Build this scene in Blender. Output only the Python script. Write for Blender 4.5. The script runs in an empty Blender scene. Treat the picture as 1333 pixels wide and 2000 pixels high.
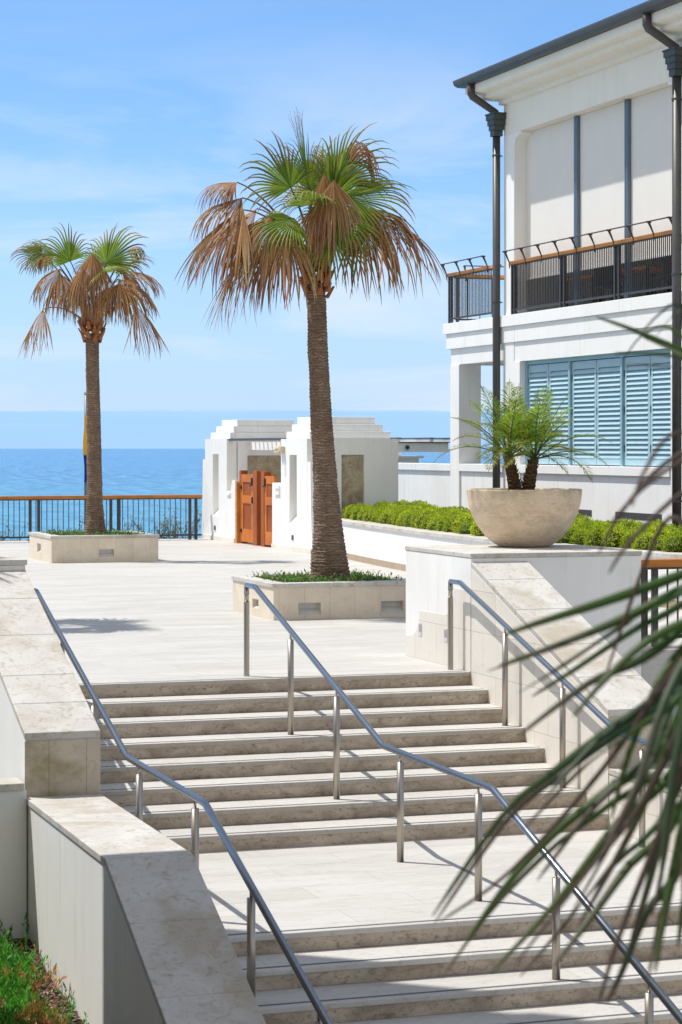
import bpy, math, random
from mathutils import Vector, Matrix, noise
random.seed(11)
R = random.uniform
scene = bpy.context.scene
COL = scene.collection
PI = math.pi

# ------------------------------------------------------------------ mesh collector
class MB:
    def __init__(self):
        self.v = []; self.f = []; self.c = []
    def add(self, verts, faces, col=None):
        n = len(self.v)
        self.v += [tuple(p) for p in verts]
        self.f += [tuple(i + n for i in f) for f in faces]
        if col is None: col = (0.5, 0.5, 0.5)
        if isinstance(col, list): self.c += col
        else: self.c += [col] * len(verts)
    def box(self, x0, x1, y0, y1, z0, z1):
        v = [(x0,y0,z0),(x1,y0,z0),(x1,y1,z0),(x0,y1,z0),(x0,y0,z1),(x1,y0,z1),(x1,y1,z1),(x0,y1,z1)]
        self.add(v, [(0,3,2,1),(4,5,6,7),(0,1,5,4),(1,2,6,5),(2,3,7,6),(3,0,4,7)])
        return self
    def prism_x(self, poly, x0, x1):          # poly of (y, z), counter-clockwise seen from +x
        n = len(poly)
        a = sum(poly[i][0]*poly[(i+1)%n][1]-poly[(i+1)%n][0]*poly[i][1] for i in range(n))
        if a < 0: poly = poly[::-1]
        v = [(x0,p[0],p[1]) for p in poly] + [(x1,p[0],p[1]) for p in poly]
        f = [tuple(range(n))[::-1], tuple(range(n, 2*n))]
        f += [(i, (i+1)%n, n+(i+1)%n, n+i) for i in range(n)]
        self.add(v, f); return self
    def prism_z(self, poly, z0, z1):
        n = len(poly)
        a = sum(poly[i][0]*poly[(i+1)%n][1]-poly[(i+1)%n][0]*poly[i][1] for i in range(n))
        if a < 0: poly = poly[::-1]
        v = [(p[0],p[1],z0) for p in poly] + [(p[0],p[1],z1) for p in poly]
        f = [tuple(range(n))[::-1], tuple(range(n, 2*n))]
        f += [(i, (i+1)%n, n+(i+1)%n, n+i) for i in range(n)]
        self.add(v, f); return self
    def tube(self, pts, rad, n=10, col=None, caps=True):
        pts = [Vector(p) for p in pts]
        if not isinstance(rad, (list, tuple)): rad = [rad]*len(pts)
        vs = []; prev = None
        for i, p in enumerate(pts):
            if i == 0: t = pts[1]-pts[0]
            elif i == len(pts)-1: t = pts[-1]-pts[-2]
            else: t = (pts[i+1]-p).normalized() + (p-pts[i-1]).normalized()
            t.normalize()
            if prev is None:
                ref = Vector((0,0,1)) if abs(t.z) < .9 else Vector((1,0,0))
                a = t.cross(ref).normalized()
            else:
                a = (prev - t*prev.dot(t)).normalized()
            prev = a; b = t.cross(a)
            k = 1.0
            if 0 < i < len(pts)-1:
                cs = (pts[i+1]-p).normalized().dot((p-pts[i-1]).normalized())
                k = 1/max(.6, math.sqrt((1+cs)/2))
            for j in range(n):
                w = 2*PI*j/n
                vs.append(p + a*math.cos(w)*rad[i] + b*math.sin(w)*rad[i]*(k if False else 1))
        fs = []
        for i in range(len(pts)-1):
            for j in range(n):
                fs.append((i*n+j, i*n+(j+1)%n, (i+1)*n+(j+1)%n, (i+1)*n+j))
        if caps:
            fs.append(tuple(range(n))[::-1]); fs.append(tuple((len(pts)-1)*n+j for j in range(n)))
        self.add(vs, fs, col); return self
    def lathe(self, prof, cx, cy, n=48, closed_top=False):
        vs = []; fs = []
        for r, z in prof:
            for j in range(n):
                w = 2*PI*j/n; vs.append((cx+r*math.cos(w), cy+r*math.sin(w), z))
        for i in range(len(prof)-1):
            for j in range(n):
                fs.append((i*n+j, i*n+(j+1)%n, (i+1)*n+(j+1)%n, (i+1)*n+j))
        self.add(vs, fs); return self
    def build(self, name, mat, parent=None, smooth=False, bevel=0, attr=False, loc=None, seg=1):
        off = Vector((0,0,0))
        p = parent
        while p is not None:
            off += p.location; p = p.parent
        if loc is not None: off += Vector(loc)
        me = bpy.data.meshes.new(name)
        me.from_pydata([(a-off.x, b-off.y, c-off.z) for a,b,c in self.v], [], self.f)
        me.validate(); me.update()
        if attr:
            at = me.color_attributes.new('col', 'FLOAT_COLOR', 'POINT')
            fl = []
            for c in self.c: fl += [c[0], c[1], c[2], 1.0]
            at.data.foreach_set('color', fl)
        o = bpy.data.objects.new(name, me); COL.objects.link(o)
        me.materials.append(mat)
        if parent is not None: o.parent = parent
        if loc is not None: o.location = loc
        if smooth:
            me.polygons.foreach_set('use_smooth', [True]*len(me.polygons))
        if bevel:
            m = o.modifiers.new('edge', 'BEVEL'); m.width = bevel; m.segments = seg
            m.limit_method = 'ANGLE'; m.angle_limit = math.radians(35)
        return o

def thing(name, label, cat, loc=(0,0,0), group=None):
    o = bpy.data.objects.new(name, None); COL.objects.link(o)
    o.location = loc; o.empty_display_size = .2
    o['label'] = label; o['category'] = cat
    if group: o['group'] = group
    return o
def tag(o, label, cat, group=None, kind=None):
    o['label'] = label; o['category'] = cat
    if group: o['group'] = group
    if kind: o['kind'] = kind
    return o
def structure(o): o['kind'] = 'structure'; return o
def box(*a): return MB().box(*a)

# ------------------------------------------------------------------ materials
def newmat(name):
    m = bpy.data.materials.new(name); m.use_nodes = True
    nt = m.node_tree
    return m, nt, nt.nodes['Principled BSDF'], nt.nodes['Material Output']
def N(nt, typ, **kw):
    n = nt.nodes.new(typ)
    for k, v in kw.items():
        if k in n.inputs: n.inputs[k].default_value = v
        else: setattr(n, k, v)
    return n
def L(nt, a, b): nt.links.new(a, b)
def pos(nt, scale=(1,1,1)):
    g = N(nt, 'ShaderNodeNewGeometry'); mp = N(nt, 'ShaderNodeMapping'); mp.inputs['Scale'].default_value = scale
    L(nt, g.outputs['Position'], mp.inputs['Vector']); return mp.outputs['Vector']
def objco(nt, scale=(1,1,1)):
    g = N(nt, 'ShaderNodeTexCoord'); mp = N(nt, 'ShaderNodeMapping'); mp.inputs['Scale'].default_value = scale
    L(nt, g.outputs['Object'], mp.inputs['Vector']); return mp.outputs['Vector']
def noi(nt, vec, scale, detail=4, rough=.55, dist=0):
    n = N(nt, 'ShaderNodeTexNoise'); n.inputs['Scale'].default_value = scale
    n.inputs['Detail'].default_value = detail; n.inputs['Roughness'].default_value = rough
    n.inputs['Distortion'].default_value = dist
    L(nt, vec, n.inputs['Vector']); return n.outputs['Fac']
def ramp(nt, fac, p0, p1, c0=(0,0,0), c1=(1,1,1)):
    r = N(nt, 'ShaderNodeValToRGB')
    r.color_ramp.elements[0].position = p0; r.color_ramp.elements[1].position = p1
    r.color_ramp.elements[0].color = (*c0, 1); r.color_ramp.elements[1].color = (*c1, 1)
    L(nt, fac, r.inputs['Fac']); return r.outputs['Color']
def mix(nt, fac, a, b, mode='MIX'):
    m = N(nt, 'ShaderNodeMix', data_type='RGBA', blend_type=mode)
    for s, i in ((fac, 0), (a, 6), (b, 7)):
        if hasattr(s, 'is_linked'): L(nt, s, m.inputs[i])
        elif i == 0: m.inputs[0].default_value = s
        else: m.inputs[i].default_value = (*s, 1)
    return m.outputs[2]
def bump(nt, bsdf, h, strength, dist=.01):
    b = N(nt, 'ShaderNodeBump'); b.inputs['Strength'].default_value = strength; b.inputs['Distance'].default_value = dist
    L(nt, h, b.inputs['Height']); L(nt, b.outputs['Normal'], bsdf.inputs['Normal'])
def swizzle(nt, u, v):
    g = N(nt, 'ShaderNodeNewGeometry'); s = N(nt, 'ShaderNodeSeparateXYZ'); c = N(nt, 'ShaderNodeCombineXYZ')
    L(nt, g.outputs['Position'], s.inputs[0])
    L(nt, s.outputs[u], c.inputs[0]); L(nt, s.outputs[v], c.inputs[1]); return c.outputs[0]

def stucco(name, col, streak=.07, bstr=.25):
    m, nt, b, o = newmat(name)
    n1 = noi(nt, pos(nt, (2.2,2.2,.22)), 1.6, 4)
    n2 = noi(nt, pos(nt), .9, 5, .6)
    n3 = noi(nt, pos(nt), 60, 4)
    c = mix(nt, ramp(nt, n1, .38, .85), col, tuple(x*(1-streak) for x in col))
    c = mix(nt, ramp(nt, n2, .45, .8), c, (col[0]*(1-streak*1.3), col[1]*(1-streak*1.6), col[2]*(1-streak*2)))
    n5 = noi(nt, pos(nt, (6,6,.25)), 2.2, 5, .65); n6 = noi(nt, pos(nt), .5, 3)
    mm = N(nt, 'ShaderNodeMath', operation='MULTIPLY'); L(nt, ramp(nt, n5, .56, .74), mm.inputs[0]); L(nt, ramp(nt, n6, .42, .62), mm.inputs[1])
    c = mix(nt, ramp(nt, mm.outputs[0], 0, 1, (0,0,0), (.75,)*3), c, (col[0]*.70, col[1]*.68, col[2]*.63))
    L(nt, c, b.inputs['Base Color']); b.inputs['Roughness'].default_value = .85
    b.inputs['Specular IOR Level'].default_value = .2
    bump(nt, b, n3, bstr, .004)
    return m
def stone(name, col, dark, pit=.5, scale=1.0, joints=None, bw=.9, bh=.45, mortar=.004, stain=None, stretch=(1,1,1), jcol=None, blotch=.6, stf=.5):
    m, nt, b, o = newmat(name)
    P = pos(nt, stretch)
    n1 = noi(nt, P, 2.2*scale, 6, .62, .6)
    n2 = noi(nt, P, 11*scale, 6, .65, 1.2)
    n3 = noi(nt, P, 38*scale, 5, .7, .5)
    c = mix(nt, ramp(nt, n1, .38, .72), col, tuple(x*.25+y*.75 for x, y in zip(col, dark)) if blotch > .8 else tuple(x*(1-blotch*.5)+y*blotch*.5 for x, y in zip(col, dark)))
    c = mix(nt, ramp(nt, n2, .52, .72, (0,0,0), (pit,)*3), c, dark)
    c = mix(nt, ramp(nt, n3, .60, .72, (0,0,0), (pit*.8,)*3), c, tuple(x*.55 for x in dark))
    if stain:
        n4 = noi(nt, pos(nt), 1.7, 5, .6, .4)
        c = mix(nt, ramp(nt, n4, .50, .66, (0,0,0), (stf,)*3), c, stain)
    h = n3
    if joints:
        br = N(nt, 'ShaderNodeTexBrick'); L(nt, swizzle(nt, *joints), br.inputs['Vector'])
        br.inputs['Scale'].default_value = 1; br.inputs['Brick Width'].default_value = bw; br.inputs['Row Height'].default_value = bh
        br.inputs['Mortar Size'].default_value = mortar; br.inputs['Mortar Smooth'].default_value = .3
        br.inputs['Color1'].default_value = (.91,.91,.90,1); br.inputs['Color2'].default_value = (1,1,1,1); br.inputs['Mortar'].default_value = (*(jcol or (.6,.57,.52)),1)
        c = mix(nt, 1.0, c, br.outputs['Color'], 'MULTIPLY')
    L(nt, c, b.inputs['Base Color']); b.inputs['Roughness'].default_value = .7
    b.inputs['Specular IOR Level'].default_value = .25
    bump(nt, b, h, .35, .006)
    return m
def plain(name, col, rough=.5, metal=0, var=.15, vscale=8, spec=.4, bstr=0.1):
    m, nt, b, o = newmat(name)
    n = noi(nt, pos(nt), vscale, 5)
    c = mix(nt, ramp(nt, n, .3, .75), col, tuple(x*(1-var) for x in col))
    L(nt, c, b.inputs['Base Color']); b.inputs['Roughness'].default_value = rough; b.inputs['Metallic'].default_value = metal
    b.inputs['Specular IOR Level'].default_value = spec
    if bstr: bump(nt, b, noi(nt, pos(nt), 45, 3), bstr, .003)
    return m
def brushed(name, col, rough, stretch):
    m, nt, b, o = newmat(name)
    n = noi(nt, pos(nt, stretch), 30, 4)
    c = mix(nt, ramp(nt, n, .3, .7), col, tuple(x*.92 for x in col))
    n2 = noi(nt, pos(nt), 6, 4)
    c = mix(nt, ramp(nt, n2, .5, .75, (0,0,0), (.25,)*3), c, (col[0]*.85, col[1]*.8, col[2]*.75))
    L(nt, c, b.inputs['Base Color']); b.inputs['Metallic'].default_value = 1
    b.inputs['Roughness'].default_value = rough
    return m
def timber(name, c0, c1, stretch):
    m, nt, b, o = newmat(name)
    n = noi(nt, pos(nt, stretch), 14, 6, .6, .7)
    n2 = noi(nt, pos(nt), 2.0, 3)
    c = mix(nt, ramp(nt, n, .3, .7), c0, c1)
    c = mix(nt, ramp(nt, n2, .45, .7, (0,0,0), (.5,)*3), c, tuple(x*.6 for x in c1))
    L(nt, c, b.inputs['Base Color']); b.inputs['Roughness'].default_value = .5; b.inputs['Specular IOR Level'].default_value = .15
    bump(nt, b, n, .2, .003)
    return m
def leafmat(name, trans=.35, rough=.5):
    m, nt, b, o = newmat(name)
    a = N(nt, 'ShaderNodeAttribute', attribute_name='col')
    L(nt, a.outputs['Color'], b.inputs['Base Color']); b.inputs['Roughness'].default_value = rough
    b.inputs['Specular IOR Level'].default_value = .3
    t = N(nt, 'ShaderNodeBsdfTranslucent'); L(nt, a.outputs['Color'], t.inputs['Color'])
    ms = N(nt, 'ShaderNodeMixShader'); ms.inputs[0].default_value = trans
    L(nt, b.outputs[0], ms.inputs[1]); L(nt, t.outputs[0], ms.inputs[2]); L(nt, ms.outputs[0], o.inputs['Surface'])
    return m

M = {}
M['stucco'] = stucco('white_stucco', (.84,.84,.825))
M['stucco_b'] = stucco('building_render', (.88,.875,.855), .05)
M['frieze'] = stucco('cornice_render', (.86,.82,.74), .05)
M['tread'] = stone('limestone_tread', (.565,.55,.522), (.36,.32,.265), .70, joints=(0,1), bw=1.35, bh=.4455, mortar=.003, stretch=(1,2.2,1), blotch=.4, jcol=(.75,.72,.68))
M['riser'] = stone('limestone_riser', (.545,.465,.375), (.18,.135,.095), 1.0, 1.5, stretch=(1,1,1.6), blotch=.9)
M['plaza'] = stone('limestone_paving', (.56,.546,.52), (.37,.34,.295), .60, .8, joints=(0,1), bw=1.3, bh=.43, mortar=.004, stretch=(.45,1.6,1), blotch=.8, jcol=(.74,.72,.69))
M['coping'] = stone('limestone_coping', (.60,.585,.555), (.31,.26,.19), .75, 1.0, stain=(.36,.29,.18), blotch=.7)
M['clad'] = stone('limestone_cladding', (.80,.755,.685), (.62,.55,.46), .22, joints=(1,2), bw=.62, bh=.40, mortar=.003, blotch=.5)
M['clad_front'] = stone('limestone_cladding_front', (.60,.54,.45), (.36,.28,.19), .5, joints=(0,2), bw=.30, bh=9, mortar=.003, stain=(.25,.215,.07), blotch=.8, stf=.85)
M['planter'] = stone('limestone_planter', (.80,.705,.58), (.56,.46,.345), .42, 1.2, joints=(0,2), bw=.34, bh=9, mortar=.0025, blotch=.8)
M['brownstone'] = stone('brown_plinth_stone', (.45,.35,.25), (.25,.18,.12), .4)
M['coquina'] = stone('coquina_panel', (.50,.42,.30), (.17,.125,.075), .95, 1.7, blotch=.9)
M['groove'] = plain('groove_shade', (.13,.13,.14), .8)
M['rail'] = brushed('brushed_steel', (.27,.30,.335), .27, (.3,.3,.3))
M['post'] = brushed('brushed_steel_post', (.44,.40,.35), .36, (1,1,.05))
M['iron'] = plain('dark_bronze_paint', (.060,.054,.052), .45, .2)
M['zinc'] = plain('dark_zinc', (.095,.088,.085), .45, .2, .25, 3)
M['verdi'] = plain('patinated_copper', (.085,.10,.098), .6, .2, .35, 4)
M['woodrail'] = timber('oiled_rail_timber', (.75,.34,.09), (.58,.22,.05), (1,.12,1))
M['woodrail_x'] = timber('oiled_fence_timber', (.55,.22,.055), (.42,.15,.035), (.12,1,1))
M['door'] = timber('oiled_gate_timber', (.66,.215,.035), (.50,.135,.02), (1,1,.12))
M['door_dark'] = timber('oiled_gate_post_timber', (.42,.125,.035), (.30,.08,.022), (1,1,.12))
M['blue'] = plain('pale_blue_paint', (.40,.585,.665), .5, 0, .08, 3)
M['blue_frame'] = plain('blue_frame_paint', (.30,.50,.59), .5, 0, .08, 3)
M['screen'] = plain('screen_fabric', (.77,.745,.70), .9, 0, .04, 2, .1, .15)
M['bluegrey'] = plain('blue_grey_steel', (.16,.215,.27), .4, .3, .15, 3)
M['dark'] = plain('interior_shade_tone', (.10,.085,.075), .8)  # interior shade put into a dark tone, shared by the balcony furniture
M['roof'] = plain('roof_copper', (.13,.17,.165), .6, .1, .3, 2)
M['soil'] = plain('mulch_soil', (.085,.058,.042), .95, 0, .6, 14, .1, .8)
M['black'] = plain('black_fitting', (.02,.02,.022), .4)
M['ivory'] = plain('ivory_fitting', (.60,.52,.36), .5)
M['glass'] = plain('light_lens', (.35,.36,.36), .2, 0, .3, 30)
M['steelbox'] = plain('light_housing', (.62,.62,.60), .5)
M['leaf'] = leafmat('leaf')
M['dead'] = leafmat('dry_frond', .18, .7)
M['hedge'] = leafmat('hedge_leaf', .35, .55)
nt = M['hedge'].node_tree; at_ = [n for n in nt.nodes if n.type == 'ATTRIBUTE'][0]
oi = N(nt, 'ShaderNodeObjectInfo'); hm = mix(nt, 1.0, at_.outputs['Color'], ramp(nt, oi.outputs['Random'], 0, 1, (.85,.90,.70), (1.45,1.32,1.2)), 'MULTIPLY')
for n in list(nt.nodes):
    if n.type == 'BSDF_PRINCIPLED': L(nt, hm, n.inputs['Base Color'])
    if n.type == 'BSDF_TRANSLUCENT': L(nt, hm, n.inputs['Color'])

def bark(name, c0, c1):
    m, nt, b, o = newmat(name)
    wv = N(nt, 'ShaderNodeTexWave', wave_type='BANDS', bands_direction='Z'); wv.inputs['Scale'].default_value = 8.5
    wv.inputs['Distortion'].default_value = 9; wv.inputs['Detail'].default_value = 4; wv.inputs['Detail Scale'].default_value = 1.6; wv.inputs['Detail Roughness'].default_value = .65
    L(nt, pos(nt), wv.inputs['Vector'])
    n1 = noi(nt, pos(nt, (1,1,5)), 8, 6, .65, .6)
    n2 = noi(nt, pos(nt, (7,7,1.2)), 5, 5, .6)
    n3 = noi(nt, pos(nt), 2.4, 4)
    c = mix(nt, ramp(nt, n1, .35, .68), c0, tuple(x*.5+y*.5 for x, y in zip(c0, c1)))
    wm = N(nt, 'ShaderNodeMath', operation='MULTIPLY'); L(nt, ramp(nt, wv.outputs['Fac'], .70, .95), wm.inputs[0]); L(nt, ramp(nt, noi(nt, pos(nt, (3,3,5)), 2.2, 4), .45, .62), wm.inputs[1])
    c = mix(nt, wm.outputs[0], c, c1)
    c = mix(nt, ramp(nt, wv.outputs['Fac'], .02, .25, (.45,)*3, (0,0,0)), c, tuple(x*.3 for x in c0))
    c = mix(nt, ramp(nt, n2, .56, .72, (0,0,0), (.55,)*3), c, tuple(x*.35 for x in c0))
    c = mix(nt, ramp(nt, n3, .45, .7, (0,0,0), (.45,)*3), c, tuple(x*.6 for x in c0))
    L(nt, c, b.inputs['Base Color']); b.inputs['Roughness'].default_value = .9
    b.inputs['Specular IOR Level'].default_value = .15
    ma = N(nt, 'ShaderNodeMath', operation='ADD'); L(nt, n1, ma.inputs[0]); L(nt, wv.outputs['Fac'], ma.inputs[1])
    bump(nt, b, ma.outputs[0], .6, .015)
    return m
M['bark'] = bark('palm_bark', (.185,.115,.078), (.42,.325,.24))
M['boot'] = timber('palm_leaf_base', (.44,.165,.06), (.24,.095,.04), (5,5,.8))
M['boot_dark'] = bark('pygmy_palm_bark', (.10,.060,.030), (.26,.16,.08))

m, nt, b, o = newmat('weathered_concrete'); M['bowl'] = m
zs = N(nt, 'ShaderNodeSeparateXYZ'); g = N(nt, 'ShaderNodeNewGeometry'); L(nt, g.outputs['Position'], zs.inputs[0])
n1 = noi(nt, pos(nt, (1,1,2.2)), 4, 6, .65, .3); n2 = noi(nt, pos(nt, (1,1,2)), 24, 5, .7)
mr = N(nt, 'ShaderNodeMapRange'); L(nt, zs.outputs[2], mr.inputs[0]); mr.inputs[1].default_value = 1.45; mr.inputs[2].default_value = 1.76
ad = N(nt, 'ShaderNodeMath', operation='MULTIPLY'); L(nt, mr.outputs[0], ad.inputs[0]); L(nt, noi(nt, pos(nt, (1,1,.5)), 5, 5, .7), ad.inputs[1])
c = mix(nt, ramp(nt, n1, .35, .7), (.80,.65,.475), (.60,.46,.315))
c = mix(nt, ramp(nt, n2, .52, .72, (0,0,0), (.45,)*3), c, (.24,.17,.10))
c = mix(nt, ramp(nt, ad.outputs[0], .34, .60, (0,0,0), (.6,)*3), c, (.24,.235,.15))
L(nt, c, b.inputs['Base Color']); b.inputs['Roughness'].default_value = .85; bump(nt, b, n1, .3, .008)

m, nt, b, o = newmat('sea_water'); M['sea'] = m
def seaco(scale):
    g_ = N(nt, 'ShaderNodeNewGeometry'); m_ = N(nt, 'ShaderNodeMapping'); m_.inputs['Rotation'].default_value = (0,0,.325); m_.inputs['Scale'].default_value = scale
    L(nt, g_.outputs['Position'], m_.inputs['Vector']); return m_.outputs[0]
n1 = noi(nt, seaco((.16,.045,1)), 1, 8, .68, .3); n2 = noi(nt, seaco((.004,.0016,1)), 1, 5, .6); n3 = noi(nt, seaco((.5,.25,1)), 1, 5, .65)
c = mix(nt, ramp(nt, n2, .3, .7), (.028,.20,.43), (.040,.25,.50))
c = mix(nt, ramp(nt, n1, .50, .60), c, (.12,.37,.60))
c = mix(nt, ramp(nt, n1, .40, .49, (1,)*3, (0,0,0)), c, (.004,.075,.20))
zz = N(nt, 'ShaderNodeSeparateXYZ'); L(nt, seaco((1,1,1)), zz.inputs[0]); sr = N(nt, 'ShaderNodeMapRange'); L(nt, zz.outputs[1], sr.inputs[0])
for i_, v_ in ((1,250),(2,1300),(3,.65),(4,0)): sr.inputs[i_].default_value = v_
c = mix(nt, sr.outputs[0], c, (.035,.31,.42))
L(nt, c, b.inputs['Base Color']); b.inputs['Roughness'].default_value = .22; b.inputs['Specular IOR Level'].default_value = .45
ma = N(nt, 'ShaderNodeMath', operation='ADD'); L(nt, n1, ma.inputs[0]); L(nt, n3, ma.inputs[1])
bump(nt, b, ma.outputs[0], .8, 1.6)

m, nt, b, o = newmat('fog_bank_haze_tint'); M['fog'] = m
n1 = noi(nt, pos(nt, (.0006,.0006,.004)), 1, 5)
L(nt, mix(nt, ramp(nt, n1, .3, .7), (.235,.385,.66), (.25,.40,.675)), b.inputs['Base Color']); b.inputs['Roughness'].default_value = 1; b.inputs['Specular IOR Level'].default_value = 0  # blue of the distant air haze is put into the fog colour
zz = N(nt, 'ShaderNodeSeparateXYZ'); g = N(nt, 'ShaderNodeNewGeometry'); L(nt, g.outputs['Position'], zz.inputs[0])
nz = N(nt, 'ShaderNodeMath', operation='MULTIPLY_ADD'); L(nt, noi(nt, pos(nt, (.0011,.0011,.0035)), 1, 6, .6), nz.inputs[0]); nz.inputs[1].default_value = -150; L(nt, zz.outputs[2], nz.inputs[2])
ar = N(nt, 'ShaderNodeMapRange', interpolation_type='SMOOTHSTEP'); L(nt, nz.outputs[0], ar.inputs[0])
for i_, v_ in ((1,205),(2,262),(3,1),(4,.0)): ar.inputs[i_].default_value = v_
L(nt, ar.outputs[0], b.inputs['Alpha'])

m, nt, b, o = newmat('coastal_ground'); M['terrain'] = m
n1 = noi(nt, pos(nt), .8, 6); c = mix(nt, ramp(nt, n1, .35, .65), (.14,.12,.07), (.11,.13,.045)); L(nt, c, b.inputs['Base Color']); b.inputs['Roughness'].default_value = 1

# ------------------------------------------------------------------ camera, light, sky
TH = 0.32498
CAM = Vector((-8.36, -20.83, 2.2))
cam = bpy.data.cameras.new('camera'); co = bpy.data.objects.new('camera', cam); COL.objects.link(co)
cam.sensor_fit = 'HORIZONTAL'; cam.sensor_width = 24.0; cam.lens = 24.0*4484/1333
cam.shift_y = -128/1333; cam.clip_start = .1; cam.clip_end = 60000
co.location = CAM; co.rotation_euler = (PI/2, 0, -TH)
cam.dof.use_dof = True; cam.dof.focus_distance = 27; cam.dof.aperture_fstop = 8.5
scene.camera = co
FW = Vector((math.sin(TH), math.cos(TH), 0)); RT = Vector((math.cos(TH), -math.sin(TH), 0)); UP = Vector((0,0,1))

EL = math.radians(62); SD = Vector((-.77*math.cos(EL), .638*math.cos(EL), math.sin(EL)))
sun = bpy.data.lights.new('sun', 'SUN'); so = bpy.data.objects.new('sun', sun); COL.objects.link(so)
sun.energy = 4.7; sun.angle = math.radians(.53); sun.color = (1, .955, .89)
so.rotation_euler = (-SD).to_track_quat('-Z', 'Y').to_euler(); so.location = (-20, 20, 40)
w = bpy.data.worlds.new('World'); scene.world = w; w.use_nodes = True
nt = w.node_tree; bg = nt.nodes['Background']
sky = N(nt, 'ShaderNodeTexSky', sky_type='NISHITA'); sky.sun_disc = False
sky.sun_elevation = EL; sky.sun_rotation = math.atan2(-.77, .638); sky.air_density = 1.0; sky.dust_density = .4; sky.ozone_density = 2.0
tc = N(nt, 'ShaderNodeTexCoord'); mp = N(nt, 'ShaderNodeMapping'); mp.inputs['Scale'].default_value = (1,1,2.2); mp.inputs['Location'].default_value = (0,0,.05)
L(nt, tc.outputs['Generated'], mp.inputs['Vector']); nm = N(nt, 'ShaderNodeVectorMath', operation='NORMALIZE'); L(nt, mp.outputs[0], nm.inputs[0]); L(nt, nm.outputs[0], sky.inputs['Vector'])
mp2 = N(nt, 'ShaderNodeMapping'); mp2.inputs['Scale'].default_value = (5,5,26); L(nt, tc.outputs['Generated'], mp2.inputs['Vector'])
cl = ramp(nt, noi(nt, mp2.outputs[0], 1.15, 6, .58, .5), .44, .70, (0,0,0), (.72,)*3)
cb = None
tint = mix(nt, 1.0, sky.outputs[0], (1.02,1.29,1.42), 'MULTIPLY')
sp_ = N(nt, 'ShaderNodeSeparateXYZ'); L(nt, tc.outputs['Generated'], sp_.inputs[0])
def band(a, b_, v0, v1):
    r_ = N(nt, 'ShaderNodeMapRange', interpolation_type='SMOOTHSTEP'); L(nt, sp_.outputs[2], r_.inputs[0])
    for i_, v_ in ((1,a),(2,b_),(3,v0),(4,v1)): r_.inputs[i_].default_value = v_
    return r_.outputs[0]
hz = mix(nt, band(-.01, .15, .95, .0), tint, (3.65,4.75,6.25))             # pale air low over the sea
sky_fill = mix(nt, band(.16, .60, .0, .55), hz, (3.7,3.65,3.55))               # unseen white veil overhead, added to neutralise the light in the shade
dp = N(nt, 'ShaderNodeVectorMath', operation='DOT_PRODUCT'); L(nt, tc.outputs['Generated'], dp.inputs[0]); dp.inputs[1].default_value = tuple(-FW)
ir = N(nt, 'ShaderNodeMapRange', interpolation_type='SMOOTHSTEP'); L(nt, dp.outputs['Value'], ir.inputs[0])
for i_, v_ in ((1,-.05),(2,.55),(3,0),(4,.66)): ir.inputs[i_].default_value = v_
sky_fill = mix(nt, ir.outputs[0], sky_fill, (5.3,5.05,4.65))  # unseen pale sky behind the camera, added to brighten front faces
clm = N(nt, 'ShaderNodeMath', operation='MULTIPLY'); L(nt, cl, clm.inputs[0]); L(nt, band(.10, .19, 1.0, .08), clm.inputs[1])
cm = mix(nt, clm.outputs[0], sky_fill, (5.35,5.95,6.6))
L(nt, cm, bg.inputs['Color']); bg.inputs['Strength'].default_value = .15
vs = scene.view_settings; vs.view_transform = 'Standard'; vs.look = 'None'; vs.gamma = 1; vs.exposure = 0.0
scene.render.engine = 'CYCLES'; scene.cycles.max_bounces = 6; scene.cycles.use_denoising = True

# ------------------------------------------------------------------ ground, sea, fog bank
mb = MB(); rows = [(-90,-2.1),(-40,-2.1),(32.2,-2.1),(32.35,-.16),(34.2,-.3),(36,-1.6),(40,-7),(50,-18)]
for y, z in rows:
    for x in (-90,-40,0,40,90): mb.v.append((x,y,z)); mb.c.append((0,0,0))
for i in range(len(rows)-1):
    for j in range(4): mb.f.append((i*5+j, i*5+j+1, i*5+j+6, i*5+j+5))
structure(mb.build('terrain', M['terrain']))
mb = MB(); n = 256; mb.add([(CAM.x,CAM.y,-14.0)]+[(CAM.x+17000*math.cos(2*PI*i/n), CAM.y+17000*math.sin(2*PI*i/n), -14.0) for i in range(n)], [(0,1+i,1+(i+1)%n) for i in range(n)])
structure(mb.build('sea', M['sea']))
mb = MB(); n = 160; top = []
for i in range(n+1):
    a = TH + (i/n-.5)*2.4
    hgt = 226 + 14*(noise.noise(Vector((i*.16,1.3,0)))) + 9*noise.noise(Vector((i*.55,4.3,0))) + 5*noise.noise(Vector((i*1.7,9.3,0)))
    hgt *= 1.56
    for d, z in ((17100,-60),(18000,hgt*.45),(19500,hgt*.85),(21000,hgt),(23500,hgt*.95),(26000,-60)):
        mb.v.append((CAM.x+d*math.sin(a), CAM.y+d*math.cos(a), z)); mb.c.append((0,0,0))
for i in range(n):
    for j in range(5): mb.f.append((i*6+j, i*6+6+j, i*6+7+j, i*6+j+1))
tag(mb.build('fog_bank', M['fog'], smooth=True), 'long low pale blue fog bank lying along the sea horizon', 'fog bank', kind='stuff')

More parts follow.
